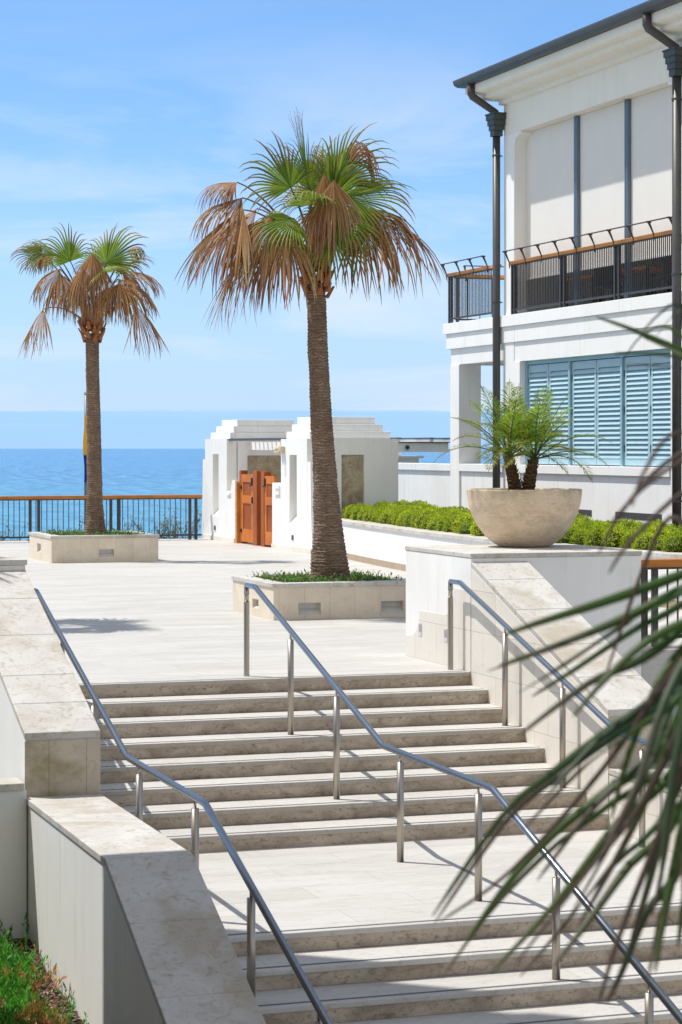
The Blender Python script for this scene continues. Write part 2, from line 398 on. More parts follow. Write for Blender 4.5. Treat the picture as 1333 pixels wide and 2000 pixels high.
# plaza and lower pavement
RZ, TR, LD = .1305, .4455, 3.107
mb = MB(); mb.box(-16,-4.39,1.0,32.3,-.4,0).box(-4.39,0,TR,32.3,-.4,0).box(0,9.5,1.6,32.3,-.4,0)
structure(mb.build('plaza_paving', M['plaza']))
mb = MB(); mb.box(-16,-4.4,1.02,32.25,-2.3,-.41).box(.02,9.45,1.62,32.25,-2.3,-.41)
structure(mb.build('plaza_base_ground', M['stucco']))
structure(box(-30,20,-40,-9.6,-2.2,-2.0).build('lower_pavement', M['plaza']))
structure(box(.62,14,-9.595,1.59,-2.2,-1.02).build('bounce_pavement', M['plaza']))  # added pale ground, bounces light onto the shaded pier front

# ------------------------------------------------------------------ staircase
st = thing('stone_staircase', 'wide pale limestone staircase with a landing halfway and dark nosing lines', 'staircase', (-2.2,-4,-2))
def stepY(k): return -(k-1)*TR if k <= 8 else -7*TR-LD-(k-9)*TR
for k in range(1, 17):
    y = stepY(k); z = -(k-1)*RZ
    back = stepY(k-1) if k > 1 else TR
    nm_ = 'landing' if k == 9 else 'step'
    t = box(-4.36, 0.0, y, back+(.0 if k > 1 else 0), z-.04, z).build('tread_slab' if k != 9 else 'landing_slab', M['tread'] if k != 9 else M['plaza'], st, bevel=.008, seg=2)
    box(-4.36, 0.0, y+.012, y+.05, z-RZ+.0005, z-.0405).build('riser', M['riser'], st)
    box(-4.34, -.02, y+.056, y+.084, z, z+.0022).build('groove_shade', M['groove'], t)  # dark strip in place of the shadowed groove behind the nose
mb = MB()
prof = [(TR-.02,-.05),(TR-.02,-2.2),(stepY(16)-.05,-2.2)]
pts = []
for k in range(16, 0, -1):
    y = stepY(k)+.05; z = -(k-1)*RZ
    pts += [(y, z-RZ), (y, z-.05)]
mb.prism_x([(TR-.02,-2.2),(stepY(16)+.05,-2.2)] + pts + [(TR-.02,-.05)], -4.35, -.01)
mb.build('stair_core', M['stucco'], st)

# ------------------------------------------------------------------ side walls of the stair
SL = 1.096/3.09
def stair_wall(xin, sgn, name, label_up, label_lo):
    x0, x1 = (xin, xin+.6) if sgn > 0 else (xin-.6, xin)
    def zc(y): return 1.062 + (y+.027)*SL
    ye = -3.117
    t = thing(name, label_up, 'wall', ((x0+x1)/2, -1.5, -1))
    # sloping body
    ins = .012
    body = MB().prism_x([(0.0,-2.2),(ye+.012,-2.2),(ye+.012, zc(ye+.012)-.055),(0.0, zc(0)-.055)], x0+ins, x1-.004 if sgn < 0 else x1-ins)
    if sgn > 0: body = MB().prism_x([(0.0,-2.2),(ye+.012,-2.2),(ye+.012, zc(ye+.012)-.055),(0.0, zc(0)-.055)], x0+.004, x1-ins)
    body.build('wall_body', M['stucco'], t)
    ys = [0.0, -.62, -1.36, -2.12, -2.62, ye]
    if sgn > 0: ys = [0.0, -.42, -1.1, -1.85, -2.5, ye]
    for a, c_ in zip(ys[:-1], ys[1:]):
        a2, c2 = a-.002, c_+.002
        MB().prism_x([(a2,zc(a2)),(c2,zc(c2)),(c2,zc(c2)-.055),(a2,zc(a2)-.055)], x0, x1).build('coping_slab', M['coping'], t, bevel=.006, seg=2)
    MB().box(x0+.001, x1-.001, ye, ye+.012, -2.2, zc(ye)-.062).build('end_cladding', M['clad_front'], t)
    # stone on the face towards the steps
    xf = x1-.004 if sgn < 0 else x0-.0005+.0005
    if sgn > 0:
        MB().prism_x([(-.002,-2.0),(ye+.001,-2.0),(ye+.001,zc(ye)-.06),(-.002,zc(0)-.06)], x0, x0+.004).build('side_cladding', M['clad'], t)
    else:
        MB().prism_x([(-.002,-2.0),(ye+.001,-2.0),(ye+.001,zc(ye)-.06),(-.002,zc(0)-.06)], x1-.004, x1).build('side_cladding', M['clad'], t)
    # lower wall : level over the landing, then sloping down
    t2 = thing(name, label_lo, 'wall', ((x0+x1)/2, -6, -2))
    yb = -5.93 if sgn < 0 else -6.05
    zl = -.53
    s2 = (1.251-.53)/(7.691-6.0)
    ye2 = -8.75
    zf = lambda y: zl + (y-yb)*s2 if y < yb else zl
    MB().prism_x([(ye-.001,-2.2),(ye2,-2.2),(ye2,zf(ye2)-.05),(yb,zl-.05),(ye-.001,zl-.05)], x0+.012, x1-.012).build('wall_body', M['stucco'], t2)
    ys = [ye-.001, -4.42, yb]
    for a, c_ in zip(ys[:-1], ys[1:]):
        MB().box(x0, x1, c_+.002, a-.002, zl-.05, zl).build('coping_slab', M['coping'], t2, bevel=.006, seg=2)
    ys = [yb, -6.62, -7.34, -8.06, ye2]
    for a, c_ in zip(ys[:-1], ys[1:]):
        a2, c2 = a-.002, c_+.002
        MB().prism_x([(a2,zf(a2)),(c2,zf(c2)),(c2,zf(c2)-.05),(a2,zf(a2)-.05)], x0, x1).build('coping_slab', M['coping'], t2, bevel=.006, seg=2)
    MB().prism_x([(ye-.002,-2.1),(ye2+.01,-2.1),(ye2+.01,zf(ye2)-.06),(yb,zl-.056),(ye-.002,zl-.056)], (x0+.006) if sgn > 0 else (x1-.012), (x0+.012) if sgn > 0 else (x1-.006)).build('side_cladding', M['clad'], t2)
    return t
stair_wall(-4.39, -1, 'stair_wall', 'upper sloping stair wall on the left with spotted limestone coping and mossy end face',
           'lower left stair wall whose coping runs level then drops into shade')
stair_wall(0.0, 1, 'stair_wall', 'upper sloping stair wall on the right running down from the pier with the bowl',
           'lower right stair wall half hidden behind the blurred palm leaves')
# cross wall left of the stair
t = thing('garden_wall', 'low shaded garden wall with stone cap behind the ground cover', 'wall', (-6.5,-3,-2))
box(-9.5,-4.99,-3.19,-2.95,-2.2,-.465).build('wall_body', M['stucco'], t)
box(-9.5,-5.012,-3.22,-2.9,-.463,-.405).build('wall_cap', M['coping'], t, bevel=.005)

# piers
t = thing('stone_pier', 'white pier block with thin stone cap carrying the big bowl planter', 'pier', (.9,.9,0))
box(0.0,1.835,0.0,1.853,-2.2,1.108).build('pier_body', M['stucco'], t, bevel=.006)
box(-.006,1.843,-.006,1.86,1.1085,1.154).build('cap_stone', M['coping'], t, bevel=.006, seg=2)
poly = [(1.853,0.0),(1.853,.21),(1.672,.221),(1.60,.238),(1.545,.268),(1.49,.31),(1.455,.36),(1.43,.42),(1.412,.50),(.70,.505),(.60,.53),(.52,.61),(.47,.70),(.446,.788),(.004,.785),(.004,0.0)]
MB().prism_x(poly, -.006, -.0005).build('stone_cladding', M['clad'], t)
for y, z in ((1.391,.316),(.666,.314)):
    f = box(-.011,-.0062,y-.045,y+.045,z-.075,z+.06).build('step_light', M['steelbox'], t)
    box(-.0135,-.0112,y-.032,y+.032,z-.03,z+.045).build('lens', M['glass'], f)
t = thing('stone_pier', 'low white pier with stone cap cut off by the left edge, above the left coping', 'pier', (-5.3,.5,0))
box(-6.225,-4.39,0.0,.97,-2.2,1.115).build('pier_body', M['stucco'], t, bevel=.006)
box(-6.24,-4.375,-.012,.99,1.1155,1.165).build('cap_stone', M['coping'], t, bevel=.006, seg=2)

# ------------------------------------------------------------------ handrails
def handrail(x, label, y0=.285, ylast=-9.6):
    t = thing('handrail', label, 'handrail', (x, 0, 0), 'steel handrails of the staircase')
    z0 = .872; b1 = (-3.60, -.185); b2 = (-5.88, -.205)
    path = [(x,y0,z0-.09),(x,y0,z0-.012),(x,y0-.012,z0),(x,.012,z0),(x,-.012,z0-.004)]
    path += [(x,b1[0]+.02,b1[1]+.006),(x,b1[0]-.02,b1[1]-.002)]
    path += [(x,b2[0]+.02,b2[1]),(x,b2[0]-.02,b2[1]-.006)]
    sl = (1.135-.218)/(8.727-5.906)
    path += [(x,ylast,b2[1]+(ylast-b2[0])*sl)]
    MB().tube(path, .0255, 14).build('rail', M['rail'], t, smooth=True)
    def zr(y):
        if y > 0: return z0
        if y > b1[0]: return z0+(b1[1]-z0)*(y/b1[0])
        if y > b2[0]: return b1[1]+(b2[1]-b1[1])*(y-b1[0])/(b2[0]-b1[0])
        return b2[1]+(y-b2[0])*sl
    def zg(y):
        if y >= 0: return 0
        for k in range(16, 0, -1):
            if y < stepY(k-1) if k > 1 else True:
                if y >= stepY(k): return -(k-1)*RZ
        return -15*RZ
    for i, y in enumerate((y0,-1.13,-2.43,-4.0,-5.62,-6.98,-8.35)):
        zt = zr(y); g0 = zg(y)
        if i == 0:
            MB().tube([(x,y,g0),(x,y,z0-.16)], .0275, 14).build('post', M['post'], t, smooth=False)
            MB().tube([(x,y,z0-.16),(x,y,z0-.02)], .0225, 14).build('post_sleeve', M['post'], t, smooth=True)
        else:
            p = MB().tube([(x,y,g0),(x,y,zt-.075)], .0275, 14).build('post', M['post'], t)
            for q in p.data.polygons: q.use_smooth = len(q.vertices) == 4
            MB().tube([(x,y,zt-.075),(x,y,zt-.01)], .010, 8).build('rail_pin', M['post'], p, smooth=True)
    return t
handrail(-2.2, 'brushed steel handrail standing free in the middle of the steps')
handrail(-4.29, 'brushed steel handrail along the left stair wall', y0=.285)
handrail(-.115, 'brushed steel handrail close to the right stair wall and its cast shadow', y0=.26)

# ------------------------------------------------------------------ planters
def sprig(mb, p, d, ln, wd, col, n=4):
    d = Vector(d).normalized(); s = d.cross(Vector((R(-.3,.3),R(-.3,.3),1))).normalized()
    nrm = s.cross(d)
    tip = Vector(p)+d*ln
    mb.add([Vector(p), Vector(p)+d*ln*.45+s*wd, tip, Vector(p)+d*ln*.45-s*wd], [(0,1,2,3)], [col, col, tuple(c*1.25 for c in col), col])
def juniper(name, label, x0, x1, y0, y1, z, hmax, count, avoid=None, cols=None, size=1.0):
    mb = MB()
    cols = cols or [(.06,.15,.028),(.09,.21,.03),(.14,.28,.04),(.04,.11,.03),(.20,.20,.06)]
    for i in range(count):
        x, y = R(x0,x1), R(y0,y1)
        if avoid and (x-avoid[0])**2+(y-avoid[1])**2 < avoid[2]**2: continue
        h = hmax*(.35+.65*(noise.noise(Vector((x*3.1,y*3.1,z)))*.5+.5))
        a = R(0,2*PI); e = R(-.05,.75)
        d = Vector((math.cos(a)*math.cos(e), math.sin(a)*math.cos(e), math.sin(e)))
        base = Vector((x,y,z+R(.0,.5)*h))
        ln = R(.10,.2)*size
        col = random.choice(cols); k = R(.7,1.3); col = tuple(c*k for c in col)
        for j in range(6):
            u = j/6
            q = base+d*ln*u
            dd = d + Vector((R(-1,1),R(-1,1),R(-.4,.8)))*.8
            sprig(mb, q, dd, R(.035,.07)*size, R(.007,.013)*size, col)
    return tag(mb.build(name, M['leaf'], attr=True), label, 'ground cover', kind='stuff')
def planter(x0, x1, y0, y1, h, label, niches, sy):
    t = thing('stone_planter', label, 'planter', ((x0+x1)/2, (y0+y1)/2, 0))
    d_ = .10; hb = h-.055
    mb = MB(); xs = x0                                   # front skin built round the light niches
    for a, c_, zb, zt in niches:
        mb.box(xs, a, y0, y0+d_, 0, hb); mb.box(a, c_, y0, y0+d_, 0, zb); mb.box(a, c_, y0, y0+d_, zt, hb)
        xs = c_
    mb.box(xs, x1, y0, y0+d_, 0, hb)
    mb.build('front_panel', M['planter'], t)
    ya, yb_, za, zt_ = sy
    mb = MB(); mb.box(x0, x0+d_, y0+d_, ya, 0, hb).box(x0, x0+d_, ya, yb_, 0, za).box(x0, x0+d_, ya, yb_, zt_, hb).box(x0, x0+d_, yb_, y1, 0, hb)
    mb.build('side_panel', M['planter'], t)
    mb = MB(); mb.box(x1-d_, x1, y0+d_, y1, 0, hb).box(x0+d_, x1-d_, y1-d_, y1, 0, hb)
    mb.build('back_panel', M['planter'], t)
    for a, c_, zb, zt in niches:
        f = MB(); f.add([(a,y0+.012,zb+.001),(c_,y0+.012,zb+.001),(c_,y0+d_,zb+.075),(a,y0+d_,zb+.075)], [(0,1,2,3)]); f.box(a-.002,c_+.002,y0+d_,y0+d_+.01,zb-.01,zt+.01)
        f.build('light_niche', M['steelbox'], t)
    f = MB(); f.box(x0+d_, x0+d_+.01, ya-.002, yb_+.002, za-.01, zt_+.01); f.add([(x0+.012,ya,za+.001),(x0+.012,yb_,za+.001),(x0+d_,yb_,za+.06),(x0+d_,ya,za+.06)], [(0,1,2,3)])
    f.build('light_niche', M['steelbox'], t)
    mb = MB(); o_ = .018; wd = .20
    mb.box(x0-o_, x1+o_, y0-o_, y0+wd, hb+.0005, h).box(x0-o_, x1+o_, y1-wd, y1+o_, hb+.0005, h).box(x0-o_, x0+wd, y0+wd, y1-wd, hb+.0005, h).box(x1-wd, x1+o_, y0+wd, y1-wd, hb+.0005, h)
    mb.build('rim', M['coping'], t, bevel=.004)
    box(x0+d_+.002, x1-d_-.002, y0+d_+.012, y1-d_-.002, .02, h-.10).build('soil', M['soil'], t)
planter(.10, 2.08, 6.95, 8.82, .465, 'near stone planter with the tall palm, partly behind the white pier', [(.43,.73,.062,.212),(1.545,1.85,.062,.212)], (7.62,7.90,.10,.22))
planter(.29, 2.36, 21.95, 24.15, .51, 'far stone planter beside the fence with the shorter palm', [(1.205,1.495,.10,.245)], (23.0,23.35,.15,.32))
juniper('juniper_ground_cover', 'dark green juniper ground cover around the near tall palm', .32, 1.86, 7.16, 8.6, .36, .19, 3200, (1.13,7.9,.26))
juniper('juniper_ground_cover', 'dark green juniper ground cover around the far shorter palm', .50, 2.15, 22.2, 23.9, .41, .13, 2200, (1.37,23.05,.22))

# ------------------------------------------------------------------ fan palms
Z = Vector((0,0,1))
GREEN = [(.19,.30,.026),(.13,.23,.022),(.27,.37,.035),(.10,.17,.02)]
BROWN = [(.46,.215,.07),(.33,.145,.045),(.56,.34,.16),(.22,.10,.04)]
def lerp(a, b, u): return tuple(x+(y-x)*u for x, y in zip(a, b))
def fan(mb, hub, fwd, nup, ln, spread, droop, ci, ct, nseg=44, fuse=.45, u0=.3, fold=.25, wob=.10, backcurve=0, tipstart=.6):
    t = Vector(fwd).normalized(); s = t.cross(Vector(nup)).normalized(); n = s.cross(t)
    dphi = 2*spread/nseg; K = 9
    hub = Vector(hub)
    for i in range(nseg):
        phi = -spread+(i+.5)*dphi
        d = (t*math.cos(phi)+s*math.sin(phi)-n*fold*abs(math.sin(phi))).normalized()
        Ls = ln*(.66+.34*math.cos(phi*.9))*R(.86,1.06)
        fs = fuse*R(.92,1.08)
        p = hub.copy(); dirv = d.copy(); jit = Vector((R(-1,1),R(-1,1),R(-1,.6)))*wob
        dr = droop*R(.75,1.3)
        base = lerp(random.choice(ci), random.choice(ci), .5); kv = R(.6,1.35); base = tuple(x*kv for x in base); tipc = tuple(x*R(.7,1.3) for x in random.choice(ct))
        vs = []; fc = []; cs = []
        for k in range(K+1):
            u = k/K
            r = u*Ls
            hw = r*math.tan(dphi/2)*1.06
            if u > fs:
                hw = min(hw, max(.011, fs*Ls*math.tan(dphi/2)*1.06))*(1-(u-fs)/(1.0001-fs))**.6
            hw = max(hw, .0012)
            sv = n.cross(dirv)
            if sv.length < .1: sv = s
            sv.normalize(); nn = dirv.cross(sv)
            cc = lerp(base, tipc, max(0, min(1, (u-tipstart)/(1.02-tipstart))))
            sh = R(.88,1.1); cc = tuple(c*sh for c in cc)
            vs += [p-sv*hw, p+nn*hw*.55, p+sv*hw]; cs += [cc, tuple(c*1.06 for c in cc), cc]
            if k < K:
                j = k*3; fc += [(j,j+1,j+4,j+3),(j+1,j+2,j+5,j+4)]
            e = max(0, u-u0)
            dirv = (dirv + (-Z*dr*(e**1.05)*3.0 + jit*e*1.2)/K*3.2).normalized()
            p = p + dirv*Ls/K
        mb.add(vs, fc, cs)
def petiole(mb, p0, p1, hub, r0, r1, col):
    pts = []; n = 9
    p0, p1, hub = Vector(p0), Vector(p1), Vector(hub)
    for i in range(n+1):
        u = i/n; pts.append(p0*(1-u)**2+p1*2*u*(1-u)+hub*u*u)
    mb.tube(pts, [r0+(r1-r0)*min(1,i/n*1.2) for i in range(n+1)], 6, col)
    return (pts[-1]-pts[-2]).normalized()
def trunk_mesh(mb, axis, n=34, amp=.075, pitch=.05, rseed=0):
    # axis: list of (x, y, z, r); rings with uneven ridges
    vs = []; fs = []; rows_ = 0
    zs = []; z = axis[0][2]
    while z < axis[-1][2]: zs.append(z); z += pitch/3
    zs.append(axis[-1][2])
    for k, z in enumerate(zs):
        for a, c_ in zip(axis[:-1], axis[1:]):
            if a[2] <= z <= c_[2]:
                u = (z-a[2])/(c_[2]-a[2]); x, y, r = (a[0]+(c_[0]-a[0])*u, a[1]+(c_[1]-a[1])*u, a[3]+(c_[3]-a[3])*u); break
        for j in range(n):
            w_ = 2*PI*j/n
            zz = z + .05*noise.noise(Vector((math.cos(w_)*1.2, math.sin(w_)*1.2, z*2.2+rseed)))
            ph = (zz/pitch) % 1.0
            rr = r*(1+amp*(ph-.5)*1.3 + .07*noise.noise(Vector((math.cos(w_)*2, math.sin(w_)*2, z*3+rseed))) + .06*noise.noise(Vector((math.cos(w_)*6, math.sin(w_)*6, z*14+rseed))))
            vs.append((x+rr*math.cos(w_), y+rr*math.sin(w_), z))
        if k:
            for j in range(n): fs.append(((k-1)*n+j,(k-1)*n+(j+1)%n,k*n+(j+1)%n,k*n+j))
    fs.append(tuple((len(zs)-1)*n+j for j in range(n)))
    mb.add(vs, fs)
def boots(mb, c, r, z0, z1, count, out=.10):
    for k in range(count):
        u = k/count; a = k*2.39996+R(-.2,.2)
        d = Vector((math.cos(a), math.sin(a), 0)); zb = z0+(z1-z0)*u
        rr = r*(1.0+.15*math.sin(u*3))*(1-.35*max(0,u-.6)/.4)
        p = Vector((c[0],c[1],zb))+d*rr*.82
        lnn = R(.14,.26)*(.7+.8*u)
        tilt = R(.25,.55)+.5*(1-u)*out*3
        q = p+(Z+d*tilt).normalized()*lnn
        s_ = d.cross(Z)
        w0, w1 = R(.05,.075), R(.018,.03); th = .022
        nn = (d-Z*tilt*.6).normalized()
        mb.add([p-s_*w0-nn*th, p+s_*w0-nn*th, p+s_*w0*.8+nn*th, p-s_*w0*.8+nn*th, q-s_*w1-nn*th*.6, q+s_*w1-nn*th*.6, q+s_*w1+nn*th*.6, q-s_*w1+nn*th*.6],
               [(0,3,2,1),(4,5,6,7),(0,1,5,4),(1,2,6,5),(2,3,7,6),(3,0,4,7)])
def fan_palm(name, label, axis, crown, fr, boot_z, boot_r, rseed, group=None, nseg=36):
    base = axis[0]
    t = thing(name, label, 'palm tree', (base[0],base[1],base[2]), group)
    mb = MB(); trunk_mesh(mb, axis, rseed=rseed); mb.build('trunk', M['bark'], t, smooth=True)
    mb = MB(); boots(mb, crown, boot_r, boot_z[0], boot_z[1], 34); mb.build('leaf_bases', M['boot'], t)
    C = Vector((crown[0],crown[1],boot_z[1]))
    for f in fr:
        kind, (hr, hu, ht), (dr_, du, dt), ln, opts = f
        hub = C + RT*hr + UP*hu - FW*ht
        d = RT*dr_ + UP*du - FW*dt
        mb = MB()
        start = C - UP*R(.0,.22) + (hub-C).normalized()*.05
        mid = C*.45+hub*.55 + UP*(.22*abs(hr)+.06)
        dead = kind == 'd'
        pc = (.25,.15,.06) if dead else (.16,.19,.05)
        petiole(mb, start, mid, hub, .026, .010, pc)
        nup = opts.get('n'); 
        if nup is None:
            out = (RT*hr - FW*ht); out = out.normalized() if out.length > .05 else -FW
            nup = UP + out*.2 if abs(d.normalized().z) < .75 else (out if d.z < 0 else -out)
            if d.normalized().z > .75: nup = -out*.4 - FW*.9
        else: nup = RT*nup[0]+UP*nup[1]-FW*nup[2]
        if dead:
            fan(mb, hub, d, nup, ln, opts.get('sp',1.9), opts.get('dr',1.5), BROWN, [(.33,.17,.08),(.52,.36,.22),(.18,.09,.045)], int(nseg*1.15), fuse=opts.get('fu',.52), u0=opts.get('u0',.16), fold=.42, wob=.48, tipstart=.2)
        else:
            fan(mb, hub, d, nup, ln, opts.get('sp',1.6), opts.get('dr',.8), GREEN, [(.36,.20,.08),(.28,.14,.06),(.16,.22,.04),(.44,.30,.14)], int(nseg*.8), fuse=opts.get('fu',.40), u0=opts.get('u0',.36), fold=.25, wob=.30, tipstart=opts.get('ts',.44))
        o = mb.build('dead_frond' if dead else 'frond', M['dead'] if dead else M['leaf'], t, attr=True)
near = [
 ('d',(-.98,.80,.15),(-1,-.30,.2),.95,{'n':(-.3,.9,.4),'dr':.75,'sp':1.3}),
 ('d',(-1.05,1.02,.0),(-1,-.05,.1),.72,{'dr':.9,'sp':1.4}),
 ('d',(-.95,.62,.35),(-.85,-.75,.3),1.36,{'n':(-.4,.7,.6),'dr':.55,'sp':1.0}),
 ('d',(-.80,.70,-.25),(-.95,-.55,-.1),1.34,{'dr':.7,'sp':1.0}),
 ('d',(-.75,.30,.2),(-.75,-.95,.1),1.45,{'dr':.45,'sp':.8}),
 ('d',(-.60,.50,.5),(-.6,-.9,.3),1.2,{'n':(-.3,.4,.9),'dr':.8,'sp':1.1}),
 ('d',(-.40,.30,.55),(-.35,-.95,.3),1.1,{'n':(-.3,.4,.9),'sp':1.1,'dr':.8}),
 ('d',(.62,.68,.20),(.95,-.25,.2),1.05,{'n':(.2,.9,.4),'dr':.9,'sp':1.5}),
 ('d',(.74,.62,.25),(1.0,-.55,.15),1.42,{'n':(.2,.9,.4),'dr':.6,'sp':1.0}),
 ('d',(.60,.45,.35),(.6,-.9,.2),1.15,{'n':(.2,.8,.5),'dr':.7,'sp':1.1}),
 ('d',(.22,.98,.55),(.05,-1,.30),1.15,{'n':(0,.4,1),'sp':.8,'fu':.15}),
 ('d',(.0,.70,.5),(-.05,-1,.3),.9,{'n':(0,.4,1),'sp':.7,'fu':.15}),
 ('d',(.10,1.08,.45),(.1,-1,.25),1.05,{'n':(0,.4,1),'sp':.6,'fu':.12}),
 ('d',(.40,1.20,.1),(.35,.85,.1),.66,{'dr':2.0,'sp':1.0}),
 ('g',(-.34,.92,.25),(-.50,.75,.1),.80,{'ts':.35}),
 ('g',(.24,1.00,.1),(.50,.85,.0),.98,{'ts':.38,'sp':1.2}),
 ('g',(.40,.80,.25),(1,.16,.15),1.0,{'n':(.1,.7,.7),'sp':1.2}),
 ('g',(.32,.55,.45),(.9,-.45,.3),.85,{'n':(.2,.6,.8),'dr':1.2}),
 ('g',(-.30,.50,.45),(-.6,-.35,.45),.78,{'n':(-.2,.5,.9),'dr':1.3}),
 ('g',(.15,.40,.45),(.45,-.85,.4),.95,{'n':(.2,.4,.9),'dr':1.0,'sp':1.2}),
 ('g',(-.12,.80,-.4),(-.1,.75,-.6),.72,{'ts':.3}),
 ('g',(-.02,.70,.35),(-.1,.3,.8),.72,{'dr':1.5}),
 ('g',(.20,.80,.05),(.20,.8,.4),.78,{'dr':1.0}),
 ('g',(.05,.85,-.2),(.08,.9,-.2),.80,{'ts':.33}),
 ('g',(.10,.50,.3),(.1,.5,.6),.72,{'dr':1.4}),
 ('g',(-.10,.95,.0),(-.15,1,.05),.72,{'sp':.9,'dr':.8,'ts':.3}),
 ('g',(-.12,1.02,.05),(-.16,1,.05),.95,{'sp':.10,'dr':.2,'ts':.4}),
]
fan_palm('fan_palm', 'tall fan palm with a large skirt of brown dead fronds in the near planter',
  [(1.17,7.9,.34,.285),(1.165,7.9,.52,.265),(1.155,7.9,.8,.228),(1.14,7.9,1.15,.192),(1.105,7.9,1.7,.156),(1.045,7.9,2.6,.142),(1.0,7.9,3.4,.132),(.97,7.9,4.35,.122)],
  (.985,7.9), near, (4.16,4.66), .16, 2.0)
far = [
 ('d',(-.92,.22,.25),(-.50,-.85,.2),1.05,{'n':(-.5,.7,.5),'sp':.9,'dr':.6}),
 ('d',(.86,.30,.15),(.65,-.8,.15),1.20,{'n':(.5,.7,.4),'sp':.9,'dr':.6}),
 ('d',(.62,.98,.15),(1,-.15,.1),1.05,{'n':(.1,.9,.4),'dr':.8,'sp':1.3}),
 ('d',(.55,.80,.35),(.9,-.5,.2),1.2,{'n':(.2,.8,.5),'dr':.7,'sp':1.1}),
 ('d',(.45,.65,.35),(.6,-.8,.3),.9,{'n':(.2,.6,.7),'dr':.9}),
 ('d',(-.60,1.0,.25),(-.75,-.5,.2),1.0,{'n':(-.3,.7,.6),'dr':.8,'sp':1.2}),
 ('d',(-.50,.85,.35),(-.5,-.8,.2),.95,{'n':(-.3,.7,.6),'dr':.8,'sp':1.1}),
 ('d',(-.25,.75,.45),(-.2,-.9,.3),.9,{'n':(-.2,.4,.9),'sp':1.0}),
 ('d',(.05,1.28,.45),(.0,-1,.35),1.15,{'n':(0,.4,1),'sp':.8,'fu':.15}),
 ('d',(.15,1.05,.5),(.15,-1,.3),.9,{'n':(0,.4,1),'sp':.8,'fu':.15}),
 ('d',(-.12,1.0,.5),(-.1,-1,.3),1.0,{'n':(0,.4,1),'sp':.8,'fu':.15}),
 ('d',(.2,.45,.45),(.1,-1,.3),.6,{'n':(0,.4,1),'sp':1.2}),
 ('d',(-.85,1.3,-.1),(-1,.1,0),.7,{'dr':1.2}),
 ('d',(.62,1.35,-.1),(.8,.5,0),.6,{'dr':1.6,'sp':1.1}),
 ('g',(-.98,1.30,.05),(-1,.12,.1),.68,{'n':(0,.6,.8),'ts':.3}),
 ('g',(-.40,1.15,.20),(-.30,.8,.1),.80,{'ts':.36}),
 ('g',(.30,1.12,.20),(.55,.8,.1),1.0,{'ts':.4}),
 ('g',(-.70,1.30,-.2),(-.6,.5,-.2),.8,{'ts':.3}),
 ('g',(.45,1.05,-.25),(.8,.4,-.2),.85,{'ts':.4}),
 ('g',(.2,.9,.4),(.3,.2,.5),.65,{'n':(0,.8,.5)}),
 ('g',(.05,1.1,-.3),(0,.8,-.5),.75,{'ts':.36}),
]
fan_palm('fan_palm', 'shorter fan palm with hanging brown fronds in the far planter by the fence',
  [(1.375,23.05,.40,.24),(1.372,23.05,.55,.216),(1.368,23.05,.8,.178),(1.36,23.05,1.3,.152),(1.343,23.05,2.4,.14),(1.325,23.05,3.4,.13),(1.31,23.05,4.4,.125)],
  (1.31,23.05), far, (4.22,4.64), .18, 7.0, nseg=34)
# two palms standing out of frame on the left; their crowns shade the paving and the left pier
def plain_frs(k):
    out = []
    for i in range(k):
        a = 2*PI*i/k+R(-.2,.2); el = R(.15,1.0)
        q_ = R(.25,.85); out.append(('g' if i % 3 else 'd', (q_*math.cos(a)*math.cos(el*.7), .25+.7*math.sin(el), q_*math.sin(a)*math.cos(el*.7)), (math.cos(a), math.sin(el)-.5, math.sin(a)), R(.8,1.0), {}))
    return out
fan_palm('fan_palm', 'unseen fan palm beyond the left edge whose crown shades the plaza floor', [(-4.68,8.55,0,.26),(-4.68,8.55,.5,.18),(-4.68,8.55,4.2,.13)], (-4.68,8.55), plain_frs(20), (4.0,4.4), .17, 3.0, nseg=26)
fan_palm('fan_palm', 'unseen fan palm beyond the left edge whose crown shades the left pier', [(-7.0,2.1,0,.26),(-7.0,2.1,.5,.18),(-7.0,2.1,4.2,.13)], (-7.0,2.1), plain_frs(19), (4.0,4.4), .17, 5.0, nseg=26)

# ------------------------------------------------------------------ bowl planter with pygmy date palm
BX, BY = 1.11, 1.28
t = thing('bowl_planter', 'large round weathered concrete bowl standing on the white pier', 'planter', (BX,BY,1.154))
bp = [(.245,0.0),(.285,.014),(.345,.052),(.412,.115),(.474,.195),(.527,.285),(.563,.37),(.588,.46),(.600,.54),(.603,.588)]
prof = [(0.0,1.1555),(.12,1.1556)]
for k in range(len(bp)-1):
    for q in range(3):
        u = q/3; p0, p1, p2, p3 = bp[max(0,k-1)], bp[k], bp[k+1], bp[min(len(bp)-1,k+2)]
        prof.append(tuple(.5*(2*b_+(c_-a_)*u+(2*a_-5*b_+4*c_-d_)*u*u+(3*b_-a_-3*c_+d_)*u**3)+(1.157 if e_ else 0) for e_,(a_,b_,c_,d_) in enumerate(zip(p0,p1,p2,p3))))
prof += [(.603,1.745),(.601,1.753),(.592,1.757),(.562,1.757),(.552,1.74),(.545,1.70)]
MB().lathe(prof, BX, BY, 72).build('bowl', M['bowl'], t, smooth=True)
MB().lathe([(.0,1.715),(.3,1.712),(.546,1.70)], BX, BY, 40).build('soil', M['soil'], t)
